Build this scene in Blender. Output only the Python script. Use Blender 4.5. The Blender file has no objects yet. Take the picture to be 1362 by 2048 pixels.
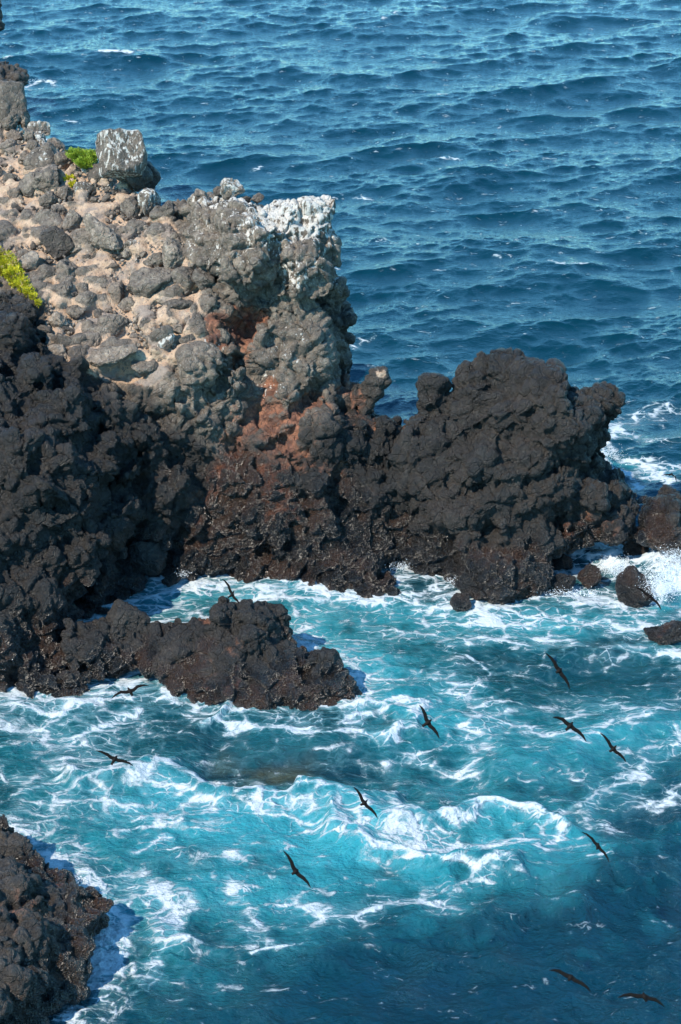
import bpy, bmesh, math, random, time
import numpy as np
from mathutils import Vector
T0 = time.time()
# ------------------------------------------------------------------ camera, sky, sun, exposure
R = math.radians
scn = bpy.context.scene
CAMZ, PITCH, VF = 30.0, R(27), math.tan(R(14))
cam_d = bpy.data.cameras.new('camera'); cam = bpy.data.objects.new('camera', cam_d)
scn.collection.objects.link(cam); scn.camera = cam
cam.location = (0, 0, CAMZ); cam.rotation_euler = (math.pi/2 - PITCH, 0, 0)
cam_d.sensor_fit = 'VERTICAL'; cam_d.sensor_height = 36; cam_d.lens = 18 / VF
cam_d.clip_start = 0.5; cam_d.clip_end = 9000
cam_d.dof.use_dof = True; cam_d.dof.focus_distance = 56; cam_d.dof.aperture_fstop = 5
SUN_EL, SUN_AZ = R(48), R(-130)         # azimuth measured from +Y towards +X
sdir = Vector((math.sin(SUN_AZ)*math.cos(SUN_EL), math.cos(SUN_AZ)*math.cos(SUN_EL), math.sin(SUN_EL)))
w = bpy.data.worlds.new("World"); scn.world = w; w.use_nodes = True
nt = w.node_tree; bg = nt.nodes['Background']
sky = nt.nodes.new('ShaderNodeTexSky'); sky.sky_type = 'NISHITA'; sky.sun_disc = False
sky.sun_elevation = SUN_EL; sky.sun_rotation = SUN_AZ; sky.air_density = 1.0; sky.dust_density = 0.0; sky.ozone_density = 1.8
tintn = nt.nodes.new('ShaderNodeMix'); tintn.data_type = 'RGBA'; tintn.blend_type = 'MULTIPLY'; tintn.inputs[0].default_value = 1
tintn.inputs[7].default_value = (.50, .98, 1.12, 1); nt.links.new(sky.outputs[0], tintn.inputs[6]); nt.links.new(tintn.outputs[2], bg.inputs[0]); bg.inputs[1].default_value = 0.15
sl = bpy.data.lights.new('sun', 'SUN'); sl.energy = 3.45; sl.angle = R(0.53); sl.color = (1, 0.91, 0.77)
so = bpy.data.objects.new('sun', sl); scn.collection.objects.link(so)
so.rotation_euler = sdir.to_track_quat('Z', 'Y').to_euler(); so.location = (-30, -30, 80)
scn.view_settings.view_transform = 'Standard'; scn.view_settings.look = 'None'
scn.view_settings.exposure = 1.15; scn.view_settings.gamma = 1
scn.cycles.max_bounces = 5; scn.cycles.diffuse_bounces = 2; scn.cycles.glossy_bounces = 2
scn.cycles.transmission_bounces = 2; scn.cycles.caustics_reflective = False; scn.cycles.caustics_refractive = False
scn.cycles.use_denoising = True

# ------------------------------------------------------------------ helpers
cF, sF = math.cos(PITCH), math.sin(PITCH)
MPP = VF/1024                            # radians per photo pixel
def ray(px, py):
    u = (np.asarray(px, float)-681)*MPP; v = (1024-np.asarray(py, float))*MPP
    return u, cF + v*sF, -sF + v*cF      # x, y, z (unnormalised)
def at(px, py, Y):
    """world point at ground distance Y seen where the survey picks (px, py)"""
    x, y, z = ray(px, py); k = np.asarray(Y, float)/y
    return np.stack(np.broadcast_arrays(x*k, y*k, CAMZ + z*k), -1)
def sea(px, py, z0=0.0):
    x, y, z = ray(px, py); k = (z0-CAMZ)/z
    return np.stack([x*k, y*k], -1)
def proj(P):
    d = P - np.array([0, 0, CAMZ]); f = d[:, 1]*cF - d[:, 2]*sF; v = d[:, 1]*sF + d[:, 2]*cF
    return 681 + d[:, 0]/f/MPP, 1024 - v/f/MPP

_rs = np.random.RandomState(7)
_perm = np.concatenate([_rs.permutation(512)]*2).astype(np.int64)
_grad = _rs.normal(size=(512, 3)).astype(np.float32); _grad /= np.linalg.norm(_grad, axis=1)[:, None]; _grad *= 1.4
def perlin(P):
    P = np.asarray(P, np.float32); i = np.floor(P).astype(np.int64); f = P - i; i &= 511
    u = f*f*f*(f*(f*6-15)+10); out = np.zeros(len(P), np.float32)
    for dx in (0, 1):
        a = _perm[(i[:, 0]+dx) & 511]; wx = u[:, 0] if dx else 1-u[:, 0]
        for dy in (0, 1):
            b = _perm[(a+i[:, 1]+dy) & 511]; wy = wx*(u[:, 1] if dy else 1-u[:, 1])
            for dz in (0, 1):
                g = _grad[_perm[(b+i[:, 2]+dz) & 511]]
                wz = wy*(u[:, 2] if dz else 1-u[:, 2])
                out += wz*(g[:, 0]*(f[:, 0]-dx)+g[:, 1]*(f[:, 1]-dy)+g[:, 2]*(f[:, 2]-dz))
    return out
def fbm(P, o=4, gain=.5):
    s = 0; a = 1; n = 0
    for k in range(o): s = s + a*perlin(P*2.03**k + 17.3*k); n += a; a *= gain
    return s/n
def billow(P): return np.abs(perlin(P))*2 - 0.45
def worley(P, seed=3):
    P = np.asarray(P, np.float32); i = np.floor(P).astype(np.int64); F1 = np.full(len(P), 9., np.float32); F2 = F1.copy()
    J = np.random.RandomState(seed).rand(512, 3).astype(np.float32)
    for dx in (-1, 0, 1):
        for dy in (-1, 0, 1):
            for dz in (-1, 0, 1):
                c = i + (dx, dy, dz); h = _perm[(_perm[(_perm[c[:, 0] & 511]+c[:, 1]) & 511]+c[:, 2]) & 511]
                d = np.sqrt((((c+J[h])-P)**2).sum(1)).astype(np.float32)
                F2 = np.minimum(F2, np.maximum(F1, d)); F1 = np.minimum(F1, d)
    return F1, F2
def sm(a, b, x): t = np.clip((x-a)/(b-a), 0, 1); return t*t*(3-2*t)
def poly_dist(P, line):
    """distance to a polyline and nearest fraction"""
    d = np.full(len(P), 1e9)
    for a, b in zip(line[:-1], line[1:]):
        ab = b-a; t = np.clip(((P-a)@ab)/max(ab@ab, 1e-9), 0, 1); d = np.minimum(d, np.hypot(*(P-a-t[:, None]*ab).T))
    return d
def inside(P, poly):
    c = np.zeros(len(P), bool); n = len(poly)
    for i in range(n):
        a, b = poly[i], poly[(i+1) % n]
        m = (a[1] > P[:, 1]) != (b[1] > P[:, 1])
        c ^= m & (P[:, 0] < (b[0]-a[0])*(P[:, 1]-a[1])/((b[1]-a[1]) or 1e-9)+a[0])
    return c
class TPS:                                # thin-plate surface through surveyed points
    def __init__(s, pts):
        p = np.array(pts, float); s.c = p[:, :2]/1000; n = len(p)
        K = s.phi(s.c[:, None]-s.c[None]) + np.eye(n)*2e-4; Q = np.c_[np.ones(n), s.c]
        A = np.block([[K, Q], [Q.T, np.zeros((3, 3))]]); s.w = np.linalg.solve(A, np.r_[p[:, 2], 0, 0, 0])
    def phi(s, d): r2 = (d**2).sum(-1); return 0.5*r2*np.log(r2+1e-12)
    def __call__(s, px, py):
        q = np.stack([np.asarray(px, float).ravel(), np.asarray(py, float).ravel()], -1)/1000; out = np.empty(len(q))
        for k in range(0, len(q), 100000):
            b = q[k:k+100000]; out[k:k+100000] = s.phi(b[:, None]-s.c[None])@s.w[:-3] + s.w[-3] + b@s.w[-2:]
        return out
def new_mesh(name, V, F, smooth=True):
    m = bpy.data.meshes.new(name); V = np.ascontiguousarray(V, np.float32); F = np.ascontiguousarray(F, np.int32)
    k = F.shape[1]; m.vertices.add(len(V)); m.vertices.foreach_set('co', V.ravel())
    m.loops.add(F.size); m.loops.foreach_set('vertex_index', F.ravel())
    m.polygons.add(len(F)); m.polygons.foreach_set('loop_start', np.arange(0, F.size, k, dtype=np.int32))
    m.polygons.foreach_set('loop_total', np.full(len(F), k, np.int32))
    m.update(calc_edges=True)
    m.polygons.foreach_set('use_smooth', np.full(len(F), smooth)); return m
def attr(m, name, val):
    a = m.attributes.new(name, 'FLOAT', 'POINT'); a.data.foreach_set('value', np.ascontiguousarray(val, np.float32))
def link(name, m, mat=None, parent=None, label=None, cat=None, group=None, kind=None, loc=None):
    o = bpy.data.objects.new(name, m); scn.collection.objects.link(o)
    if mat: m.materials.append(mat)
    if parent: o.parent = parent
    if label: o['label'] = label
    if cat: o['category'] = cat
    if group: o['group'] = group
    if kind: o['kind'] = kind
    if loc is not None: o.location = loc
    return o
def ico(sub):
    bm = bmesh.new(); bmesh.ops.create_icosphere(bm, subdivisions=sub, radius=1)
    V = np.array([v.co[:] for v in bm.verts]); F = np.array([[v.index for v in f.verts] for f in bm.faces]); bm.free(); return V, F
ICO = {k: ico(k) for k in (2, 3, 4, 5, 6)}
def chunk(sub, seed, planes=14, sharp=18, irregular=.25, box=False):
    """rounded convex rock: soft minimum over random cutting planes"""
    r = np.random.RandomState(seed); V, F = ICO[sub]
    n = r.normal(size=(planes, 3)); n /= np.linalg.norm(n, axis=1)[:, None]; d = 1 + irregular*(r.rand(planes)-.5)*2
    if box:
        n[:6] = np.concatenate([np.eye(3), -np.eye(3)])+r.normal(size=(6, 3))*.09; n /= np.linalg.norm(n, axis=1)[:, None]; d[:6] = 1; d[6:] = 1.32+.1*r.rand(planes-6)
    q = np.maximum(V@n.T, 1e-3)/d                      # 1/distance to every plane along the direction
    rad = (np.power(q, sharp).mean(1)*planes/3)**(-1/sharp)
    rad = np.clip(rad, .5, 1.6)
    return V*rad[:, None], F
def rot(r):
    q = r.normal(size=4); q /= np.linalg.norm(q); a, b, c, d = q
    return np.array([[a*a+b*b-c*c-d*d, 2*(b*c-a*d), 2*(b*d+a*c)], [2*(b*c+a*d), a*a-b*b+c*c-d*d, 2*(c*d-a*b)], [2*(b*d-a*c), 2*(c*d+a*b), a*a-b*b-c*c+d*d]])
TPL = [chunk(3, 100+k, 10+k % 9, 10+(k*7) % 16, .3) for k in range(16)]
def remesh(V, F, vox, name='tmp'):
    m = new_mesh(name, V, F); o = bpy.data.objects.new(name, m); scn.collection.objects.link(o)
    md = o.modifiers.new('r', 'REMESH'); md.mode = 'VOXEL'; md.voxel_size = vox; md.adaptivity = 0
    dg = bpy.context.evaluated_depsgraph_get(); e = o.evaluated_get(dg); em = e.to_mesh()
    nV = np.empty(len(em.vertices)*3, np.float32); em.vertices.foreach_get('co', nV)
    nF = np.empty(len(em.loops), np.int32); em.loops.foreach_get('vertex_index', nF)
    e.to_mesh_clear(); bpy.data.objects.remove(o); bpy.data.meshes.remove(m)
    return nV.reshape(-1, 3), nF.reshape(-1, 4)
def normals(V, F):
    a, b, c, d = (V[F[:, k]] for k in range(4)) if F.shape[1] == 4 else (V[F[:, 0]], V[F[:, 1]], V[F[:, 2]], V[F[:, 2]])
    n = np.cross(c-a, d-b) if F.shape[1] == 4 else np.cross(b-a, c-a); N = np.zeros_like(V)
    for k in range(F.shape[1]):
        for ax in range(3): N[:, ax] += np.bincount(F[:, k], n[:, ax], len(V))
    return N/np.maximum(np.linalg.norm(N, axis=1), 1e-9)[:, None]
def relax(V, F, it=1, f=.5):
    for _ in range(it):
        S = np.zeros_like(V); C = np.zeros(len(V)); k = F.shape[1]
        for j in range(k):
            a, b = F[:, j], F[:, (j+1) % k]
            for ax in range(3): S[:, ax] += np.bincount(a, V[b, ax], len(V)) + np.bincount(b, V[a, ax], len(V))
            C += np.bincount(a, minlength=len(V)) + np.bincount(b, minlength=len(V))
        V = V + f*(S/np.maximum(C, 1)[:, None]-V)
    return V

# ------------------------------------------------------------------ materials
class NT:
    def __init__(s, name):
        s.m = bpy.data.materials.new(name); s.m.use_nodes = True; s.t = s.m.node_tree; s.t.nodes.clear()
        s.out = s.n('ShaderNodeOutputMaterial')
    def n(s, ty, **k):
        nd = s.t.nodes.new(ty)
        for a, b in k.items(): setattr(nd, a, b)
        return nd
    def put(s, sock, v):
        if isinstance(v, bpy.types.NodeSocket): s.t.links.new(v, sock)
        elif v is not None:
            if hasattr(sock.default_value, '__len__') and not hasattr(v, '__len__'): v = (v, v, v)
            if hasattr(v, '__len__') and len(v) == 3 and len(sock.default_value) == 4: v = (*v, 1)
            sock.default_value = v
    def math(s, op, a, b=0., c=None, clamp=False):
        d = s.n('ShaderNodeMath', operation=op); d.use_clamp = clamp; s.put(d.inputs[0], a); s.put(d.inputs[1], b)
        if c is not None: s.put(d.inputs[2], c)
        return d.outputs[0]
    def attr(s, name): return s.n('ShaderNodeAttribute', attribute_name=name).outputs['Fac']
    def pos(s, scale=(1, 1, 1), src=None):
        if src is None: src = s.n('ShaderNodeNewGeometry').outputs['Position']
        d = s.n('ShaderNodeVectorMath', operation='MULTIPLY'); s.put(d.inputs[0], src); s.put(d.inputs[1], scale); return d.outputs[0]
    def add(s, a, b):
        d = s.n('ShaderNodeVectorMath', operation='ADD'); s.put(d.inputs[0], a); s.put(d.inputs[1], b); return d.outputs[0]
    def noise(s, vec, scale, detail=4, rough=.55, color=False, dist=0.):
        d = s.n('ShaderNodeTexNoise'); s.put(d.inputs['Vector'], vec); s.put(d.inputs['Scale'], scale)
        s.put(d.inputs['Detail'], detail); s.put(d.inputs['Roughness'], rough); s.put(d.inputs['Distortion'], dist)
        return d.outputs['Color' if color else 'Fac']
    def voro(s, vec, scale, feature='DISTANCE_TO_EDGE', rnd=1.):
        d = s.n('ShaderNodeTexVoronoi', feature=feature); s.put(d.inputs['Vector'], vec); s.put(d.inputs['Scale'], scale); s.put(d.inputs['Randomness'], rnd)
        return d.outputs['Distance']
    def ramp(s, x, a, b, lo=0., hi=1., smooth=True):
        d = s.n('ShaderNodeMapRange', interpolation_type='SMOOTHSTEP' if smooth else 'LINEAR')
        s.put(d.inputs[0], x); s.put(d.inputs[1], a); s.put(d.inputs[2], b); s.put(d.inputs[3], lo); s.put(d.inputs[4], hi); return d.outputs[0]
    def mix(s, f, a, b, blend='MIX'):
        d = s.n('ShaderNodeMix', data_type='RGBA', blend_type=blend); s.put(d.inputs[0], f); s.put(d.inputs[6], a); s.put(d.inputs[7], b); return d.outputs[2]
    def bump(s, h, dist, strength=1., normal=None):
        d = s.n('ShaderNodeBump'); s.put(d.inputs['Height'], h); s.put(d.inputs['Distance'], dist); s.put(d.inputs['Strength'], strength)
        if normal is not None: s.put(d.inputs['Normal'], normal)
        return d.outputs[0]
    def bsdf(s, **k):
        d = s.n('ShaderNodeBsdfPrincipled')
        for a, b in k.items(): s.put(d.inputs[a.replace('_', ' ')], b)
        s.t.links.new(d.outputs[0], s.out.inputs[0]); return d

def rock_material():
    s = NT('volcanic_rock'); P = s.pos()
    warp = s.add(P, s.pos((.5, .5, .5), s.noise(P, 1.3, 3, color=True)))
    big = s.noise(P, .45, 4); mid = s.noise(P, 2.6, 5, .62); fine = s.noise(P, 13, 5, .68); spk = s.noise(P, 34, 3, .6)
    pale, soil, red, guano, wet, tone = (s.attr(a) for a in ('pale', 'soil', 'red', 'guano', 'wet', 'tone'))
    base = s.mix(pale, (.0055, .005, .0046), (.168, .131, .098))
    base = s.mix(s.ramp(mid, .42, .66), base, s.mix(pale, (.015, .013, .0115), (.28, .228, .172)))
    base = s.mix(s.math('MULTIPLY', s.ramp(big, .48, .66), .5), base, s.mix(pale, (.030, .021, .0155), (.17, .14, .112)))
    base = s.mix(s.math('MULTIPLY', s.ramp(fine, .54, .68), .75), base, s.mix(pale, (.058, .052, .045), (.38, .35, .31)))  # light flecks painted into the rock colour as tiny highlights
    base = s.mix(s.math('MULTIPLY', s.ramp(s.noise(P, 5.3, 5, .65), .54, .40), .6), base, s.mix(pale, (.008, .0075, .007), (.075, .066, .056)))
    tonec = s.n('ShaderNodeCombineColor'); [s.put(tonec.inputs[k], tone) for k in range(3)]
    base = s.mix(1., base, tonec.outputs[0], 'MULTIPLY')
    so = s.mix(s.ramp(mid, .35, .65), (.41, .27, .175), (.51, .365, .25)); so = s.mix(s.ramp(s.noise(P, 1.1, 5, .6), .50, .60), so, (.28, .22, .175)); so = s.mix(s.ramp(fine, .52, .66), so, (.19, .155, .125))
    so = s.mix(s.ramp(spk, .66, .73), so, (.62, .54, .45))
    rd = s.mix(s.ramp(mid, .4, .62), (.105, .045, .029), (.28, .12, .066)); rd = s.mix(s.ramp(fine, .52, .68), rd, (.085, .045, .032))
    sf = s.ramp(s.math('ADD', soil, s.math('MULTIPLY_ADD', fine, .9, -.45)), .38, .62)
    rf = s.ramp(s.math('ADD', red, s.math('MULTIPLY_ADD', mid, 1.1, -.55)), .35, .7)
    col = s.mix(rf, s.mix(sf, base, so), rd)
    # barnacle and lichen specks
    lich = s.math('MULTIPLY', s.ramp(s.noise(P, 19, 2, .5), .66, .72), s.math('MULTIPLY', pale, .5))
    col = s.mix(lich, col, (.42, .40, .34))
    # droppings run down the rock in streaks
    st = s.noise(s.pos((1, 1, .07)), 9.5, 4, .6, dist=.2); ga = s.math('ADD', guano, s.math('MULTIPLY_ADD', s.math('ADD', s.math('MULTIPLY', st, .75), s.math('MULTIPLY', mid, .25)), 3.4, -1.75))
    gf = s.math('MULTIPLY', s.ramp(ga, .50, .72), s.ramp(guano, .02, .2))
    col = s.mix(gf, col, s.mix(fine, (.44, .41, .36), (.66, .63, .57)))
    wetf = s.ramp(s.math('ADD', wet, s.math('MULTIPLY_ADD', mid, .6, -.3)), .25, .75)
    wc = s.mix(1., col, (.62, .56, .53), 'MULTIPLY'); col = s.mix(wetf, col, wc)
    col = s.mix(s.math('MULTIPLY', wetf, s.ramp(s.noise(P, .9, 4), .46, .62)), col, (.044, .023, .0135))
    rough = s.mix(wetf, s.mix(pale, .50, .85), s.mix(fine, .17, .42))
    rr = s.n('ShaderNodeRGBToBW'); s.put(rr.inputs[0], rough)
    cr = s.ramp(s.voro(warp, 2.1), 0., .05); cr2 = s.ramp(s.voro(warp, 6.5), 0., .09)
    h = s.math('ADD', s.math('MULTIPLY', fine, .62), s.math('MULTIPLY', spk, .34))
    knob = s.voro(P, 22, 'F1'); h = s.math('ADD', h, s.math('MULTIPLY', s.math('MULTIPLY', knob, wetf), -.5)); h = s.math('MULTIPLY', h, s.math('MULTIPLY_ADD', wetf, .9, 1.))
    h = s.math('ADD', h, s.math('MULTIPLY', s.math('MULTIPLY_ADD', cr2, .10, s.math('MULTIPLY', cr, .28)), s.math('SUBTRACT', 1., s.math('MAXIMUM', sf, 0.))))
    b = s.bump(h, .13, 1.)
    s.bsdf(Base_Color=col, Roughness=rr.outputs[0], Normal=b, Specular_IOR_Level=s.math('MULTIPLY_ADD', wetf, .5, .45)); return s.m
ROCK = rock_material()

# ------------------------------------------------------------------ rock bodies
def zone(P, blobs, warp=.5, surf=None):
    """soft spots round surveyed points: (px, py, radius m[, strength[, Y]])"""
    out = np.zeros(len(P)); wz = fbm(P/1.1+5, 3)*warp
    for b in blobs:
        px, py, r = b[:3]; st = b[3] if len(b) > 3 else 1; Y = b[4] if len(b) > 4 else surf(px, py)[0]
        c = at(px, py, Y); d = np.sqrt((((P-c)*(1, .7, 1))**2).sum(1)) + wz*min(r, 1.2)
        out = np.maximum(out, st*(1-sm(r*.45, r*1.25, d)))
    return out
def edge_d(px, py, poly): return poly_dist(np.stack([px, py], -1), np.array(list(poly)+[poly[0]], float))
def slab(poly, surf, thick, step=11, inset=9):
    p = np.array(poly, float); gx = np.arange(p[:, 0].min(), p[:, 0].max()+step, step); gy = np.arange(p[:, 1].min(), p[:, 1].max()+step, step)
    X, Yp = np.meshgrid(gx, gy); q = np.stack([X.ravel(), Yp.ravel()], -1); ok = inside(q, p); ed = edge_d(q[:, 0], q[:, 1], poly)
    ok &= ed > inset; ok = ok.reshape(X.shape); ed = ed.reshape(X.shape)
    cell = ok[:-1, :-1] & ok[1:, :-1] & ok[:-1, 1:] & ok[1:, 1:]
    S = surf(X, Yp).reshape(X.shape); dep = S*MPP
    rnd = np.clip((ed-inset)*dep, 0, 1.2); fr = .45*(1-rnd/1.2)**2
    A = at(X, Yp, S+fr+.12).reshape(-1, 3); B = at(X, Yp, S+.8+np.minimum(thick, .5+ed*dep*1.3)).reshape(-1, 3); n = len(A); W = X.shape[1]
    F = []
    I, J = np.nonzero(cell)
    for i, j in zip(I, J):
        a, b, c, d = i*W+j, i*W+j+1, (i+1)*W+j+1, (i+1)*W+j
        F.append((a, d, c, b)); F.append((a+n, b+n, c+n, d+n))
        if i == 0 or not cell[i-1, j]: F.append((a, b, b+n, a+n))
        if i == cell.shape[0]-1 or not cell[i+1, j]: F.append((c, d, d+n, c+n))
        if j == 0 or not cell[i, j-1]: F.append((d, a, a+n, d+n))
        if j == cell.shape[1]-1 or not cell[i, j+1]: F.append((b, c, c+n, b+n))
    F = np.array(F); V = np.r_[A, B]; return V, np.r_[F[:, :3], F[:, [0, 2, 3]]]
VR, VU, VD = np.array([1., 0, 0]), np.array([0, sF, cF]), np.array([0, cF, -sF])   # right, up and away as seen by the surveyor
def rotz(a): return np.array([[math.cos(a), 0, math.sin(a)], [0, 1, 0], [-math.sin(a), 0, math.cos(a)]])
def placed(T, px, py, Y, wpx, hpx, ang, depth=None, push=.45, seed=0, turn=True):
    """a rock of the given apparent width and height, sunk by push of its depth"""
    V, F = T; c = at(px, py, Y); D = (c-np.array([0, 0, CAMZ]))@VD; mp = MPP*D
    a, b = wpx*mp/2, hpx*mp/2; dd = depth if depth else (a+b)/2*.95
    r = rot(np.random.RandomState(seed)); U = V@r.T if turn else V@rotz(-.35).T; ext = np.abs(U).max(0); U = U/ext
    ca, sa = math.cos(R(ang)), math.sin(R(ang)); ax = VR*ca+VU*sa; ay = -VR*sa+VU*ca
    return c + U[:, :1]*a*ax + U[:, 1:2]*b*ay + U[:, 2:3]*dd*VD + VD*dd*(push), F
def build_body(name, poly, pts, levels, thick, vox, accents=(), rough=None, amp=1., seed=1, zcut=-2.2, crack=.075, fineamp=1., extra=(), dents=()):
    r = np.random.RandomState(seed); surf = TPS(pts); p = np.array(poly, float)
    parts = [slab(poly, surf, thick)]
    for (Rm, n, k0, k1) in levels:
        q = np.stack([r.uniform(p[:, 0].min(), p[:, 0].max(), n), r.uniform(p[:, 1].min(), p[:, 1].max(), n)], -1)
        q = q[inside(q, p)]
        if not len(q): continue
        Y = surf(q[:, 0], q[:, 1]); mp = Y*1.12*MPP; ed = edge_d(q[:, 0], q[:, 1], poly)*mp
        rad = Rm*r.uniform(.6, 1.25, len(q)); okk = ed > rad*.92
        if rough is not None: okk &= r.rand(len(q)) < rough(q[:, 0], q[:, 1], rad/mp)
        q, Y, rad = q[okk], Y[okk], rad[okk]
        keep = []; cs = at(q[:, 0], q[:, 1], Y); G = {}
        for i in range(len(q)):                       # thin out crowded ones
            key = tuple(np.floor(cs[i]/Rm).astype(int)); bad = False
            for dx in (-1, 0, 1):
                for dy in (-1, 0, 1):
                    for dz in (-1, 0, 1):
                        for j in G.get((key[0]+dx, key[1]+dy, key[2]+dz), ()):
                            if ((cs[i]-cs[j])**2).sum() < (.62*(rad[i]+rad[j]))**2: bad = True
            if not bad: keep.append(i); G.setdefault(key, []).append(i)
        for i in keep:
            V, F = TPL[r.randint(16)] if Rm > .2 else LOW[r.randint(8)]
            M = rot(r)@np.diag(rad[i]*r.uniform(.68, 1.12, 3))@rot(r)
            parts.append((V@M.T + at(q[i, 0], q[i, 1], Y[i]+rad[i]*r.uniform(k0, k1)), F))
    for k, (x, y, ww, hh, an, pu, *sp) in enumerate(accents):
        T = chunk(4, seed*50+k, *(sp[0] if sp else (12, 14, .3)))
        parts.append(placed(T, x, y, surf(x, y)[0], ww, hh, an, push=pu, seed=seed*31+k, turn=not (sp and len(sp[0]) > 3)))
    parts += list(extra)
    off = 0; VV = []; FF = []
    for V, F in parts: VV.append(V); FF.append(F+off); off += len(V)
    V, F = remesh(np.concatenate(VV), np.concatenate(FF), vox)
    V = relax(V.astype(float), F, 2, .5)
    keepv = V[:, 2] > zcut; keepf = keepv[F].all(1); F = F[keepf]
    used = np.unique(F); mp = np.full(len(V), -1); mp[used] = np.arange(len(used)); V = V[used]; F = mp[F]
    for (dx, dy, dr, dd, *da) in dents:        # hollows worn back into the face
        c = at(dx, dy, surf(dx, dy)[0]); q = V-c; a = R(da[0]) if da else 0
        q = q + .35*dr*np.stack([perlin(V/(dr*.9)+k*5) for k in range(3)], -1)*1.6; dd = dd*.7; u = q@VR*math.cos(a)+q@VU*math.sin(a); v = -(q@VR)*math.sin(a)+q@VU*math.cos(a)
        f = np.exp(-((u/(dr*1.5))**2+(v/(dr*.7))**2)**1.3)*(np.abs(q@VD) < 1.6); V = V+VD*(f*dd)[:, None]
    N = normals(V, F); px, py = proj(V)
    A = amp if not callable(amp) else amp(px, py, V)
    w3 = np.stack([fbm(V/1.7+k*9, 2) for k in range(3)], -1)*.8
    d = .13*billow((V+w3)/1.5) + .085*billow((V+w3*.5)/.62+3) + .05*billow((V+w3*.1)/.29+11) + .03*perlin(V/.19)
    F1, F2 = worley((V+w3)/1.05, 3); cr = 1.8*np.exp(-((F2-F1)/.055)**2); f1, f2 = worley((V+w3*.4)/.4, 5); cr2 = 2.0*np.exp(-((f2-f1)/.09)**2)
    d = d - crack*cr - crack*.5*cr2 + .27*(.52-F1)*np.clip(.85+1.3*fbm(V/2.3+31, 2), .15, 1.6) + .13*(.5-f1)*np.clip(.9+1.6*fbm(V/1.4+13, 2), .1, 1.7)
    d2 = .026*billow(V/.13+7) + .016*perlin(V/.06)
    V = V + N*((d*A) + d2*fineamp*(.4+.6*np.clip(A, 0, 1)))[:, None]
    print('body', name, len(V), round(time.time()-T0, 1), flush=True)
    return V, F, surf
def lows():
    return [chunk(2, 300+k, 9+k, 14, .3) for k in range(8)]
LOW = lows()
WATERLINE = []                            # points of rock near the water, for foam
def finish(name, V, F, A, **k):
    m = new_mesh(name, V, F)
    for a in ('pale', 'soil', 'red', 'guano', 'wet'): attr(m, a, np.clip(A.get(a, 0)+np.zeros(len(V)), 0, 1))
    attr(m, 'tone', A.get('tone', 1)+np.zeros(len(V)))
    nm = k.pop('mat', ROCK); WATERLINE.append(V[np.abs(V[:, 2]) < .22][:, :2]); return link(name, m, nm, **k)

# --- the headland cliff
CL_POLY = [(-420, 60), (-200, 110), (-60, 180), (20, 238), (62, 262), (100, 285), (136, 300), (200, 322), (250, 345), (300, 385), (345, 408), (368, 395), (400, 380), (425, 378), (455, 385), (500, 402), (560, 402), (640, 396), (672, 412), (673, 480), (690, 552), (686, 590), (706, 615), (706, 690),
           (700, 742), (722, 775), (738, 832), (778, 828), (806, 838), (850, 870), (880, 960), (850, 1060), (800, 1110), (785, 1140), (806, 1192), (790, 1250), (560, 1240), (400, 1230), (262, 1240), (215, 1222), (172, 1196), (140, 1204), (150, 1240), (176, 1300), (190, 1400), (60, 1450), (-150, 1500), (-420, 1520)]
CL_PTS = [(-400, 80, 84), (-150, 150, 76), (0, 262, 69.5), (100, 290, 67.5), (240, 350, 65.2), (350, 405, 63.4), (450, 385, 62.6), (560, 400, 61.6), (670, 420, 61.2),
          (-300, 400, 68), (0, 400, 65), (150, 450, 63.2), (300, 500, 61.3), (0, 550, 61), (200, 600, 59.9), (400, 600, 59), (100, 690, 57.6), (300, 690, 57.2), (450, 680, 57.9),
          (480, 480, 59.3), (600, 500, 58.9), (660, 520, 59.8), (600, 600, 58.7), (690, 640, 60), (560, 710, 57.6), (650, 710, 59.2), (500, 640, 59),
          (470, 720, 58.6), (490, 800, 57.5), (-300, 750, 56.5), (0, 790, 54.8), (70, 640, 58.4), (150, 790, 55.3), (250, 790, 56.3), (400, 790, 56.2), (400, 880, 55.9), (600, 850, 56.6), (700, 800, 57.9), (780, 850, 57.5),
          (-300, 1000, 50.5), (0, 1000, 51.7), (180, 950, 53.2), (240, 960, 54.8), (300, 1000, 54.4), (400, 1000, 55.1), (600, 1000, 55.1), (700, 1000, 55.6), (820, 980, 56),
          (-300, 1250, 47.5), (0, 1200, 49.7), (100, 1150, 50.9), (180, 1150, 51.9), (210, 1160, 54.0), (400, 1145, 54.8), (550, 1165, 54.4), (700, 1185, 53.7), (790, 1190, 53.6), (780, 1110, 55.2),
          (0, 1372, 48.3), (100, 1365, 48.4), (180, 1345, 48.7), (120, 1230, 50.3), (195, 1205, 53.6), (235, 1240, 53.0), (-300, 1420, 46.5), (400, 1230, 54.6), (700, 1240, 53.7), (230, 1240, 53.5)]
SLOPE = np.array([(-420, 150), (20, 240), (140, 300), (230, 350), (330, 420), (380, 500), (420, 600), (445, 690), (370, 715), (310, 775), (210, 765), (130, 725), (92, 670), (88, 610), (50, 575), (-20, 560), (-420, 550)], float)
def slope_mask(px, py):
    P = np.stack([px, py], -1); d = poly_dist(P, np.r_[SLOPE, SLOPE[:1]]); s = np.where(inside(P, SLOPE), d, -d); return sm(-18, 22, s)
def cl_rough(px, py, rad):
    P = np.stack([px, py], -1); d = poly_dist(P, np.r_[SLOPE, SLOPE[:1]]); i = inside(P, SLOPE)
    return np.where(i, np.where(rad < 34, .28, 0), (d > rad*1.0)*1.)
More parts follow.
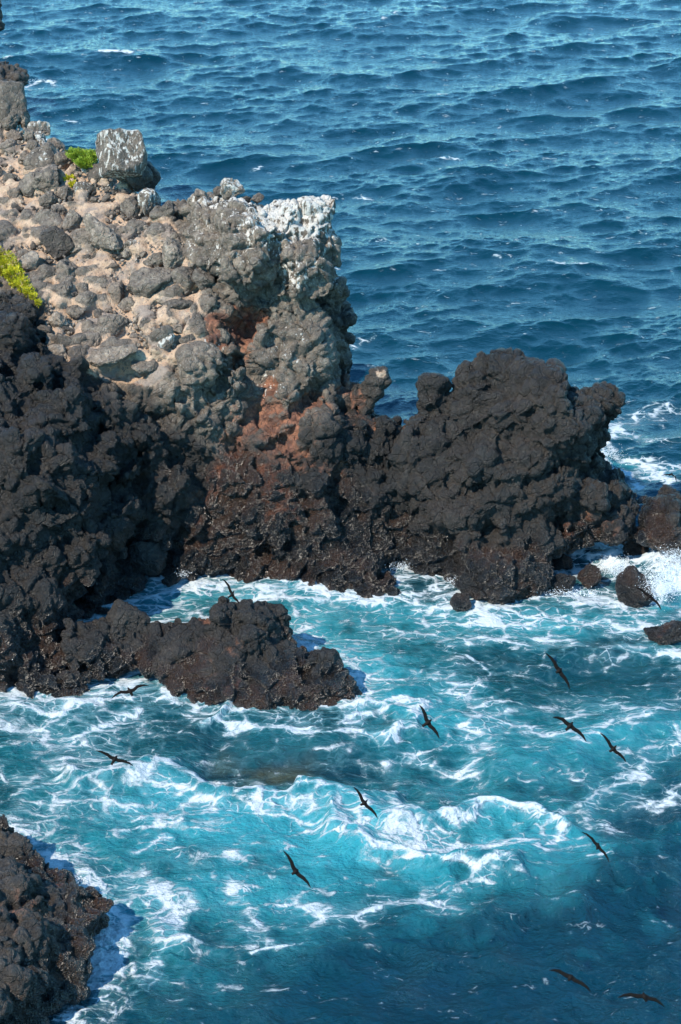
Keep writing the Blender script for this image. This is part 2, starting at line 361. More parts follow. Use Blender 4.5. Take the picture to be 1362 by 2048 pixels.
acc = [(478, 505, 84, 150, 4, -.1, (11, 14, .3, True)), (522, 515, 72, 130, -4, -.15, (11, 16, .3, True)), (605, 535, 140, 130, -25, -.05, (9, 12, .3)), (620, 440, 100, 70, 0, -.1, (11, 14, .3, True)), (650, 435, 60, 90, 0, .3), (585, 425, 150, 60, 4, .25), (560, 460, 80, 70, 10, .15), (655, 500, 50, 120, 0, .35),
       (600, 690, 140, 170, 28, .2, (8, 16, .35)), (575, 745, 130, 110, 30, .15, (8, 16, .3)), (660, 640, 90, 140, 10, .3), (430, 620, 90, 110, 15, .2), (500, 630, 70, 110, -20, .2), (415, 440, 80, 110, 10, .3), (440, 410, 60, 60, 0, .3),
       (390, 745, 130, 130, 10, .1, (9, 18, .3)), (430, 715, 90, 60, 5, .1, (7, 20, .3)), (420, 810, 90, 110, 12, .15), (405, 880, 95, 110, 0, .12), (340, 780, 90, 110, 0, .2),
       (150, 760, 95, 120, 10, .0), (140, 840, 110, 150, -8, .05), (170, 720, 90, 60, 0, .1), (90, 920, 150, 90, -10, .1), (60, 980, 170, 130, 10, .1), (160, 1010, 150, 110, 10, .1), (300, 915, 120, 110, 20, .1), (340, 960, 70, 60, 0, .2),
       (30, 630, 80, 100, 10, .2), (30, 720, 90, 90, 0, .05), (10, 800, 100, 120, 0, .0), (60, 870, 80, 90, 0, .1), (235, 985, 70, 90, 30, .3), (300, 1115, 90, 85, -20, .0), (250, 860, 90, 80, 0, .2),
       (620, 960, 80, 70, 0, .0), (640, 1010, 90, 60, 10, .05), (745, 1010, 120, 90, 20, .1), (620, 900, 110, 60, 10, .2), (550, 870, 120, 40, 28, .15), (690, 860, 80, 50, 10, .2), (560, 925, 110, 60, -20, .2), (500, 1000, 200, 160, 0, .55), (680, 1120, 200, 100, -12, .5),
       (60, 1230, 200, 180, -10, .45), (150, 1120, 90, 120, 0, .1), (170, 1200, 60, 80, 0, .1), (50, 1185, 60, 60, 0, .1), (110, 1050, 140, 70, -20, .2), (220, 1060, 80, 70, 0, .2), (160, 1300, 80, 90, 10, .1)]
CLV, CLF, CLS = build_body('cliff', CL_POLY, CL_PTS, [(1.0, 900, .3, .75), (.6, 3000, .15, .6), (.36, 5000, .1, .5), (.2, 3500, .0, .5)], 7, .058, acc, cl_rough, dents=[(530, 585, .55, 1.1, 35), (505, 645, .4, .8, 60), (545, 640, .3, .7, 0), (470, 655, .35, .6, -40), (225, 755, .45, .9, 0), (68, 690, .4, .9, 80), (640, 575, .3, .5, 10), (235, 945, .5, 1.0, 60), (215, 1000, .6, 1.0, 30), (130, 1080, .5, .7, 20), (690, 735, .5, .7, 50), (620, 800, .3, .6, 40), (270, 920, .4, .8, 50), (350, 905, .35, .6, 30), (440, 770, .3, .7, 80), (600, 1000, .3, .5, 0), (190, 870, .3, .7, 60), (255, 1090, .4, .6, 70), (60, 800, .35, .7, 60), (385, 595, .35, .6, 60), (555, 505, .2, .5, 90), (420, 560, .25, .6, 60), (310, 830, .3, .6, 0), (480, 900, .25, .5, 0), (690, 930, .3, .5, 40), (100, 1010, .35, .7, -20)],
                           
                           amp=lambda px, py, V: 1-.72*slope_mask(px, py), seed=3)
def cliff_attrs(V, S):
    px, py = proj(V); P = V; n1 = fbm(P/1.3, 3); n2 = fbm(P/.5+4, 3); N = normals(V, CLF) if len(V) == len(CLV) else None
    A = {}
    base_y = S(px, py); prot = (base_y-V[:, 1])                    # how far a lump stands out of the bed
    slp = slope_mask(px, py)
    A['soil'] = np.clip(slp*(1.1-sm(.16, .5, prot+.16*n2)*.85) + .15*n1, 0, 1)*(slp > .01)
    hi = zone(P, [(100, 330, 4.5), (250, 430, 4), (100, 520, 4), (300, 600, 3.2), (420, 450, 3), (520, 480, 3), (620, 470, 2.6), (620, 560, 2.5), (400, 680, 2.6), (590, 690, 2.5), (560, 780, 1.5), (390, 750, 1.8), (200, 690, 2.0, .9), (120, 680, 1.3, .8), (300, 740, 1.2, .6), (440, 830, 1.3, .8), (540, 880, 1.1, .6)], surf=S)
    lo = zone(P, [(150, 770, 1.1, .8), (20, 640, 1.3), (30, 740, 1.5), (675, 620, 1.0, .5)], surf=S)
    A['pale'] = np.clip(hi*.9-lo*.8 + .15*n1*hi, .03, 1)
    zr = zone(P, [(470, 690, 1.1), (480, 660, .8), (470, 740, .9), (440, 660, .7), (455, 640, .6), (480, 800, .8, .85), (500, 850, 1.2, .9), (430, 640, .6, .7), (400, 630, .7, .5), (560, 820, 1.1, .85), (620, 840, 1.1, .75), (720, 830, .8, .45), (500, 940, 1.2, .72), (640, 930, 1., .5), (420, 1000, 1., .45), (560, 1020, 1.1, .5), (560, 900, .9, .9), (450, 950, 1., .6), (70, 880, .7, .4), (110, 860, .6, .35), (60, 920, .6, .35), (280, 790, .5, .35), (520, 650, .45, .9), (690, 770, .6, .6)], surf=S)
    A['red'] = np.clip(zr*(1.0-sm(.15, .5, prot)*.5), 0, 1)
    up = np.clip(NRM(V, CLF)[:, 2], 0, 1)
    g = zone(P, [(460, 398, .6, 1), (500, 405, .7, 1), (545, 402, .6, .9), (600, 400, .7, 1), (645, 398, .6, 1), (530, 455, 0.60, 0.95), (500, 500, 0.50, 0.60), (620, 445, 0.90, 0.95), (655, 470, 0.42, 0.58), (600, 430, 1.30, 0.97), (560, 445, 1.17, 0.97), (650, 415, 1.04, 0.86), (630, 490, 0.77, 0.58), (590, 540, 0.66, 0.70), (620, 520, 0.77, 0.70), (560, 470, 0.66, 0.72), (510, 465, 1.04, 0.86), (440, 390, 1.04, 0.76), (480, 420, 1.04, 0.76), (450, 500, 0.91, 0.43), (575, 690, 0.77, 0.35), (550, 770, 0.66, 0.39), (665, 560, 0.55, 0.39), (410, 470, 0.91, 0.38), (470, 530, 0.78, 0.43), (420, 700, 0.65, 0.38), (70, 290, 0.78, 0.43), (100, 320, 0.91, 0.32), (590, 570, 0.55, 0.58)], surf=S)
    A['guano'] = np.clip(g*(.62+.55*up)+.22*n1*g, 0, 1)
    wl = zone(P, [(300, 960, 1.2, .5), (500, 1000, 2.2, .7), (650, 1060, 2, .8)], surf=S)
    A['wet'] = np.clip(np.maximum(1-sm(1.0, 2.9, V[:, 2]+.7*n1), wl), 0, 1)
    A['tone'] = .74+.16*hi+.35*n1+.2*n2
    # dry brown crust of fine soil in the lower cliff
    br = zone(P, [(110, 880, 1.0, .6), (400, 860, .9, .5), (520, 1000, 1.6, .35), (330, 830, 1., .5), (270, 770, .8, .5), (470, 560, .5, .4)], surf=S)
    A['soil'] = np.maximum(A['soil'], br*.75*(1-sm(.05, .35, prot)))
    return A
NRM = normals
finish('cliff', CLV, CLF, cliff_attrs(CLV, CLS), kind='structure')

# --- the dark lava promontory and its neighbours
PR_POLY = [(700, 860), (760, 850), (800, 848), (838, 820), (862, 800), (905, 790), (912, 755), (925, 730), (962, 716), (985, 705), (1022, 694), (1062, 704), (1080, 722), (1104, 735), (1118, 760), (1160, 768), (1196, 778), (1205, 762), (1226, 768), (1240, 785), (1256, 806),
           (1232, 838), (1212, 870), (1196, 915), (1222, 925), (1248, 950), (1270, 985), (1284, 1000), (1270, 1040), (1265, 1090), (1110, 1105), (1105, 1150), (1050, 1215), (960, 1235), (900, 1190), (860, 1150), (780, 1150), (700, 1100)]
PR_PTS = [(700, 860, 57.6), (838, 820, 57.6), (900, 790, 57.6), (1022, 700, 57.8), (1100, 745, 57.4), (1226, 780, 56.8), (1250, 806, 56.7), (1196, 915, 57.0), (1280, 1000, 56.2), (1150, 870, 55.7), (1000, 800, 56.6), (850, 900, 56.6), (1000, 900, 55.6),
          (780, 980, 56.2), (900, 1000, 55.0), (1050, 1000, 54.8), (1180, 985, 55.6), (1230, 1040, 55.3), (1150, 1060, 55.2), (780, 1100, 55.7), (870, 1115, 55.1), (900, 1060, 54.9), (950, 1140, 53.9), (1000, 1185, 53.4), (1060, 1150, 53.6), (1000, 1235, 53.3), (1100, 1110, 54.6), (700, 1000, 56.3), (1260, 1095, 55.4)]
acc = [(1010, 745, 150, 100, 5, .2), (1150, 815, 190, 90, -8, .0, (10, 14, .3)), (1120, 870, 160, 90, 15, -.05), (1225, 805, 60, 80, 20, .2), (1030, 830, 170, 70, 15, .15), (940, 770, 70, 80, 0, .4), (870, 850, 100, 70, 20, .15), (960, 930, 140, 90, 35, .0, (8, 9, .2)), (1010, 960, 120, 60, 35, .0, (8, 8, .2)),
       (830, 890, 60, 90, 10, .2), (880, 950, 90, 80, 0, .15), (940, 1000, 90, 110, -20, .05), (860, 1020, 80, 60, 10, .1), (780, 1000, 120, 90, 10, .15), (870, 1070, 100, 90, 50, .1), (1060, 920, 100, 100, 0, .2), (1100, 990, 110, 100, -10, .1), (1010, 1050, 110, 100, 10, .1), (1080, 1070, 110, 90, 0, .1),
       (900, 1110, 80, 70, 0, .1), (960, 1120, 80, 90, 0, .1), (1030, 1140, 90, 90, 0, .1), (1010, 1180, 70, 60, 0, .1), (1160, 1010, 70, 50, 0, .0), (1200, 1000, 60, 50, 0, .0), (1230, 965, 80, 70, -30, .1), (1180, 930, 80, 60, 0, .2)]
def simple_attrs(V, F, S=None, wet0=1.0, wet1=2.6, pale=.04, tone=.9, brown=()):
    n1 = fbm(V/1.2+9, 3)
    A = {'wet': 1-sm(wet0, wet1, V[:, 2]+.8*n1), 'pale': np.clip(pale+.12*fbm(V/.8, 3), .02, 1), 'tone': tone+.35*n1}
    if brown: A['red'] = zone(V, brown, surf=S)
    return A
V, F, S = build_body('promontory', PR_POLY, PR_PTS, [(.9, 700, .25, .7), (.55, 2600, .15, .6), (.34, 4500, .1, .5), (.2, 3000, .0, .5)], 3.5, .056, acc, seed=8, amp=.85, dents=[(1195, 890, .5, .8, 60), (1030, 870, .3, .6, 10), (1170, 1035, .5, .6, 0), (950, 865, .3, .5, 30), (1100, 930, .3, .5, 20), (1130, 790, .25, .5, 30), (960, 970, .25, .5, 35), (900, 960, .25, .5, 60), (820, 1040, .35, .6, 20), (760, 940, .3, .6, 0), (980, 1060, .25, .5, 70), (1120, 1030, .25, .5, 80), (900, 1080, .2, .5, 50), (980, 780, .2, .4, 40), (840, 870, .25, .5, 80), (1060, 830, .2, .4, 20)])
A = simple_attrs(V, F, S, 0.6, 2.2, .06, .82, [(1190, 1055, 1.15, .40), (1140, 1075, .9, .40), (1120, 905, .5, .3), (770, 870, .8, .45), (790, 900, .6, .35)])
finish('lava_promontory', V, F, A, label='jagged black lava promontory reaching right from the foot of the cliff', cat='rock outcrop')

def rock_body(name, poly, pts, lv, thick, vox, acc=(), seed=1, label='', cat='rock', amp=1., wet=(.8, 2.4), pale=.05, tone=.9, brown=(), soil=(), group=None, fineamp=1., crack=.06):
    V, F, S = build_body(name, poly, pts, lv, thick, vox, acc, seed=seed, amp=amp, fineamp=fineamp, crack=crack)
    A = simple_attrs(V, F, S, *wet, pale, tone, brown)
    if soil: A['soil'] = zone(V, soil, surf=S)
    return finish(name, V, F, A, label=label, cat=cat, group=group)
# thin chimneys standing off the skyline
rock_body('rock_pinnacle', [(700, 870), (712, 800), (706, 775), (724, 768), (738, 742), (752, 733), (770, 735), (777, 755), (770, 775), (752, 795), (738, 832), (730, 870)], [(720, 860, 57.7), (724, 780, 57.7), (760, 745, 57.7), (745, 800, 57.7), (705, 800, 57.7)],
          [(.35, 200, .3, .7), (.2, 700, .1, .6)], 1.0, .045, [(764, 747, 30, 26, 0, .2), (750, 760, 48, 34, 30, .2), (742, 783, 46, 50, -30, .2), (728, 812, 50, 60, -25, .2), (712, 790, 26, 60, 0, .3), (715, 850, 60, 50, 0, .3), (770, 760, 20, 30, 0, .3)], 21, 'leaning black lava pinnacle between the whitewashed cliff and the promontory', 'rock', .55, soil=[(762, 745, .3, .6, 57.5)], brown=[(712, 800, .5, .6, 57.6)], wet=(-2, -1), pale=.15, tone=1.0)
rock_body('rock_pinnacle', [(838, 870), (842, 800), (836, 780), (846, 762), (870, 752), (894, 748), (904, 760), (896, 778), (902, 800), (898, 870)], [(840, 780, 57.5), (890, 760, 57.5), (870, 820, 57.3), (845, 860, 57.2), (895, 860, 57.2)],
          [(.35, 200, .3, .7), (.2, 700, .1, .6)], 1.2, .045, [(882, 763, 40, 30, 10, .2), (862, 778, 50, 40, 0, .0), (872, 800, 64, 56, 0, -.2), (850, 800, 30, 70, 0, -.1), (870, 845, 70, 60, 0, .2)], 22, 'squat black lava stump just left of the promontory peak', 'rock', .55, wet=(-2, -1), tone=.95)
# sea rocks
rock_body('sea_rock', [(120, 1225), (160, 1235), (205, 1240), (232, 1205), (262, 1212), (298, 1250), (330, 1238), (385, 1240), (425, 1232), (428, 1205), (450, 1194), (476, 1206), (500, 1196), (540, 1215), (572, 1228), (585, 1262), (592, 1290), (640, 1300), (665, 1312), (688, 1345), (714, 1378), (726, 1400), (722, 1440), (640, 1450), (560, 1430), (420, 1425), (330, 1370), (270, 1350), (200, 1370), (120, 1380)],
          [(120, 1240, 49.24), (200, 1250, 49.94), (240, 1215, 50.54), (300, 1260, 50.14), (430, 1210, 50.54), (500, 1200, 50.54), (570, 1235, 50.34), (600, 1295, 49.44), (700, 1370, 47.94), (724, 1402, 47.24), (640, 1395, 47.34), (560, 1385, 47.44), (450, 1300, 48.54), (520, 1300, 48.54), (420, 1370, 47.74), (330, 1340, 48.24), (240, 1300, 49.04), (250, 1340, 48.54), (180, 1345, 48.34), (640, 1330, 48.24), (640, 1450, 46.94), (420, 1425, 47.34), (720, 1440, 46.84), (270, 1370, 48.24), (120, 1380, 47.74)],
          [(.6, 400, .25, .7), (.38, 1800, .15, .6), (.22, 3000, .1, .5)], 2.2, .045,
          [(255, 1250, 85, 80, -20, .0, (8, 20, .35)), (450, 1225, 60, 60, 0, .1, (8, 18, .3)), (500, 1245, 130, 80, -25, .0, (8, 14, .3)), (540, 1250, 90, 90, 0, .15), (490, 1290, 120, 90, 40, .15), (600, 1330, 60, 110, 10, .15), (640, 1340, 60, 100, -10, .1), (680, 1375, 70, 70, -20, .1), (400, 1280, 120, 90, 0, .25), (360, 1310, 90, 90, 0, .2), (170, 1300, 90, 80, 0, .2), (240, 1310, 90, 60, 0, .2), (430, 1350, 150, 60, 0, .3)],
          31, 'long wet black rock island in the foamy cove, a bird skimming its top', 'rock', .75, (.35, 1.5), .05, .9, [(410, 1260, .45, .8), (440, 1340, 1.1, .35), (680, 1390, .4, .6), (720, 1400, .3, .5)])
rock_body('sea_rock', [(-420, 1500), (-200, 1560), (-40, 1610), (0, 1634), (24, 1638), (20, 1665), (44, 1682), (48, 1704), (72, 1702), (84, 1718), (118, 1735), (134, 1740), (112, 1762), (150, 1770), (190, 1772), (213, 1796), (206, 1822), (228, 1842), (190, 1870), (186, 1910), (190, 1990), (120, 2030), (76, 2050), (60, 2200), (-420, 2200)],
          [(-420,1500,42.1),(0,1640,40.2),(40,1700,39.5),(130,1745,38.8),(60,1800,37.3),(150,1800,37.6),(210,1800,38.0),(225,1842,37.7),(180,1870,37.1),(100,1900,35.9),(0,1850,35.8),(0,2000,33.8),(120,2000,34.7),(70,2048,34.1),(190,1980,35.5),(60,2180,31.7),(-300,2180,30.6),(-300,1800,36.1)],
          [(.6, 500, .3, .8), (.35, 2000, .2, .8), (.18, 5000, .1, .7), (.1, 5000, .05, .7)], 2.5, .04,
          [(10, 1655, 40, 60, 0, .1), (60, 1725, 110, 40, -20, .1), (120, 1755, 60, 40, -10, .1), (180, 1800, 90, 60, 0, .1), (110, 1800, 150, 70, -15, .1), (150, 1840, 130, 60, 10, .05), (50, 1880, 160, 100, 0, .2), (30, 1980, 140, 120, 0, .1), (140, 1930, 120, 80, 0, .5), (60, 2040, 90, 90, 0, .1)],
          33, 'big dark brown rock filling the lower left corner, blurred close to the viewer', 'rock', .8, (.6, 2.0), .10, 1.15, [(40, 1840, 1.0, .35), (100, 1800, .6, .3), (180, 1900, .5, .5), (20, 2000, .6, .3)], [(20, 1985, .45, .35), (10, 1830, .25, .3)])
rock_body('sea_rock', [(1262, 1000), (1284, 985), (1300, 988), (1325, 984), (1334, 976), (1350, 984), (1380, 1000), (1460, 990), (1600, 1010), (1600, 1240), (1400, 1200), (1372, 1130), (1340, 1100), (1310, 1090), (1262, 1092), (1256, 1060), (1282, 1040), (1278, 1020)],
          [(1270, 1000, 56.6), (1330, 985, 56.8), (1380, 1010, 56.6), (1600, 1020, 57), (1280, 1060, 55.4), (1330, 1080, 54.8), (1380, 1150, 53.9), (1600, 1240, 53), (1350, 1030, 55.3), (1460, 1100, 54.4)],
          [(.5, 200, .3, .8), (.3, 1000, .2, .8), (.18, 2500, .1, .7)], 2.0, .05, [(1310, 1020, 60, 60, 0, .1), (1345, 1020, 50, 70, 10, .1), (1350, 1070, 60, 70, 0, .1), (1300, 1075, 70, 30, 0, .1)],
          35, 'black rock on the right edge with white water pouring down its face', 'rock', .8, (1.2, 2.6), .05, .9, [(1300, 1072, .5, .5), (1270, 1065, .4, .45)])
def small_rock(name, x, y, ww, hh, ang, seed, label, dz=.0, wet=1., brown=0., sub=6, cat='rock'):
    """a boulder breaking the surface: base under the water at that spot"""
    Y = sea(x, y+hh*.38)[1]+.1
    V, F = placed(chunk(sub, seed, 10, 14, .35), x, y, Y, ww, hh, ang, push=.15, seed=seed)
    V = V.copy(); N = normals(V, F); V += N*(.09*billow(V/.55) + .05*billow(V/.24+4) + .022*billow(V/.1+2) + .01*perlin(V/.05))[:, None]
    return finish(name, V, F, {'wet': .55*wet, 'pale': .03, 'tone': .55, 'red': brown*.8})
for k, (nm, x, y, ww, hh, an, lb, br) in enumerate([
        ('surf_rock', 1270, 1176, 72, 84, 10, 'domed black rock standing in white surf, a bird passing over its foot', 0),
        ('surf_rock', 1277, 1104, 62, 52, -8, 'square black rock with foam running off it, above the domed rock', 0),
        ('surf_rock', 1178, 1154, 62, 56, 0, 'round black rock with water sheeting off, beside the square black rock', 0),
        ('surf_rock', 1118, 1122, 72, 34, 0, 'flat black rock awash at the right foot of the promontory', 0),
        ('surf_rock', 1122, 1172, 70, 44, 0, 'low brown rock under a veil of foam at the promontory foot', .2),
        ('surf_rock', 944, 1174, 60, 66, 15, 'peaked black rock just off the foot of the promontory', 0),
        ('surf_rock', 925, 1205, 44, 38, 0, 'small round wet rock at the tip of the peaked one', 0),
        ('surf_rock', 1000, 1190, 56, 40, 0, 'low dark rock in the gap between the peaked rock and the promontory', 0),
        ('surf_rock', 1345, 1268, 110, 60, -5, 'brown weedy rock awash on the right edge below the surf', .42),
        ('surf_rock', 345, 1160, 44, 26, 0, 'little wet rock in the foam at the cliff foot', 0),
        ('surf_rock', 205, 1222, 34, 20, 0, 'tiny rock in the foaming channel behind the rock island', 0)]):
    small_rock(nm, x, y, ww, hh, an, 400+k, lb, brown=br)['label'] = lb
    bpy.context.scene.objects[-1]
for o in scn.objects:
    if o.name.startswith('surf_rock'): o['category'] = 'rock'
# the coast behind, at the left edge
def far_rock(poly, Y, seed, label, pts=None, thick=2.5, acc=(), **k):
    pts = pts or [(poly[0][0], poly[0][1], Y), (poly[len(poly)//3][0], poly[len(poly)//3][1], Y), (poly[2*len(poly)//3][0], poly[2*len(poly)//3][1], Y-.5), (poly[-1][0], poly[-1][1]+1, Y-.3)]
    return rock_body('coast_rock', poly, pts, [(.4, 300, .2, .7), (.22, 1200, .1, .6)], thick, .08, acc, seed, label, 'rock', 1.1, **k)
far_rock([(-300, 60), (-60, 100), (0, 124), (12, 120), (22, 134), (36, 132), (48, 130), (58, 142), (56, 160), (46, 174), (0, 180), (-300, 190)], 107, 41, 'dark jagged reef far off at the left edge with surf round it',
         [(-300, 60, 108), (0, 124, 107.5), (60, 145, 106.5), (45, 172, 103.5), (0, 180, 102.5), (-300, 190, 102)], wet=(-9, -8), pale=.35, tone=.8, soil=[(16, 145, .6, .6, 106)], acc=[(18, 148, 44, 44, 0, .2), (48, 148, 22, 36, 10, .1), (36, 158, 44, 30, 0, .2), (2, 165, 36, 34, 0, .1), (30, 140, 14, 22, 0, .1), (10, 130, 20, 24, 0, .1)])
far_rock([(-260, -80), (-20, -60), (2, -20), (8, 20), (4, 50), (0, 72), (4, 82), (-4, 100), (-40, 110), (-260, 120)], 84, 42, 'dark cliff edge at the top left corner', wet=(-9, -8), pale=.4, tone=.7)

# ------------------------------------------------------------------ the sea
def ocean(Nn, L, V, wdir, lmin, lmax, slope, seed, spread=2, swell=.0):
    r = np.random.RandomState(seed); k1 = np.fft.fftfreq(Nn, 1/Nn)*2*np.pi/L; kx, ky = np.meshgrid(k1, k1); k = np.hypot(kx, ky); k[0, 0] = 1e-9
    Lw = V*V/9.81; cosf = (kx*math.cos(wdir)+ky*math.sin(wdir))/k
    P = np.exp(-1/(k*Lw)**2)/k**4*(np.abs(cosf)**spread+.12)
    lam = 2*np.pi/k; P *= (lam < lmax)*(1-np.exp(-(lam/lmin)**4)); P[0, 0] = 0
    h = np.sqrt(P)*(r.normal(size=(Nn, Nn))+1j*r.normal(size=(Nn, Nn)))
    f = lambda a: np.fft.ifft2(a).real
    sx, sy = f(1j*kx*h), f(1j*ky*h); c = slope/math.sqrt((sx**2+sy**2).mean())
    return [f(h)*c, f(-1j*kx/k*h)*c*-1, f(-1j*ky/k*h)*c*-1], L
def samp(tile, X, Y, a=0.):
    (H, DX, DY), L = tile; c, s = math.cos(a), math.sin(a); n = H.shape[0]
    u = (X*c+Y*s)/L*n; v = (-X*s+Y*c)/L*n; i = np.floor(u).astype(np.int64); j = np.floor(v).astype(np.int64); fu, fv = u-i, v-j
    i0, i1, j0, j1 = i % n, (i+1) % n, j % n, (j+1) % n
    g = lambda T: (T[j0, i0]*(1-fu)+T[j0, i1]*fu)*(1-fv)+(T[j1, i0]*(1-fu)+T[j1, i1]*fu)*fv
    h, dx, dy = g(H), g(DX), g(DY); return h, dx*c-dy*s, dx*s+dy*c
EN = 1
big = ocean(1024, 97., 4.0, math.pi/2+.25, 1.0, 40, .145, 5, 4)
mini = ocean(512, 8.3, 1.6, math.pi/2+.1, .07, 1.2, .20, 9, 2.5)
tiny = ocean(1024, 24., 2.4, math.pi/2-.2, .12, 2.2, .125, 6, 3)
# rows get finer near the viewer
ys = [29.5]
while ys[-1] < 150:
    Yc = ys[-1]; ys.append(Yc + max(.030, (Yc*Yc+900)/30*MPP*1.55))
ys = np.array(ys); far = 150*1.06**np.arange(1, 58); near = 29.5-np.array([60, 30, 15, 8, 4, 2, 1, .5, .2]); ys = np.r_[near, ys, far]
ui = np.linspace(-.185, .185, 960); su = .185+.0012*1.18**np.arange(1, 52); us = np.r_[-su[::-1], ui, su]
UU, YY = np.meshgrid(us, ys); XX = UU*np.hypot(np.maximum(YY, 25), 20); shape = XX.shape
X, Y = XX.ravel(), YY.ravel(); print('sea grid', shape, X.size, flush=True)
P2 = np.stack([X, Y], -1); PX, PY = proj(np.stack([X, Y, 0*X], -1).astype(float)); vis = (np.abs(PX-681) < 1100) & (PY > -60) & (PY < 2500) & (Y > 20)
P3 = np.stack([X, Y, 0*X], -1)
def n2(sc, o=3, k=0, sy=1.): return fbm(np.stack([X/sc, Y/(sc*sy), np.full_like(X, k*7.7)], -1), o)
wX = n2(2.6, 3, 1); wY = n2(2.6, 3, 2); wX2 = n2(.8, 3, 3); wY2 = n2(.8, 3, 4)
PW = P2 + np.stack([wX*.9+wX2*.35, wY*.9+wY2*.35], -1)
def stroke(line, wpx, prof=1.25):
    L = sea(*np.array(line, float).T); d = poly_dist(PW[IDX], L); wm = wpx*.0145*(np.hypot(L[:, 1].mean(), 30)/57)
    return np.exp(-(d/(wm if prof > 1.9 else wm*RAG))**prof)
IDX = np.nonzero(vis)[0]
RAG = np.clip(1.05+1.5*n2(1.1, 3, 61)+.8*n2(.4, 2, 62), .25, 2.2)[IDX]
def field(strokes):
    out = np.zeros(len(X))
    for st, wpx, line in strokes: out[IDX] = np.maximum(out[IDX], st*stroke(line, wpx))
    return out
cove = np.zeros(len(X)); cove[IDX] = sm(-2, 6, np.where(inside(P2[IDX], sea(*np.array([(-300, 1100), (700, 1150), (1000, 1180), (1362, 1180), (1700, 1180), (1700, 1500), (1300, 1640), (1000, 1840), (700, 1860), (460, 2048), (-300, 2048)], float).T)), 1, -1) *
              poly_dist(P2[IDX], sea(*np.array([(-300, 1100), (700, 1150), (1000, 1180), (1362, 1180), (1700, 1180), (1700, 1500), (1300, 1640), (1000, 1840), (700, 1860), (460, 2048), (-300, 2048), (-300, 1100)], float).T))+1)
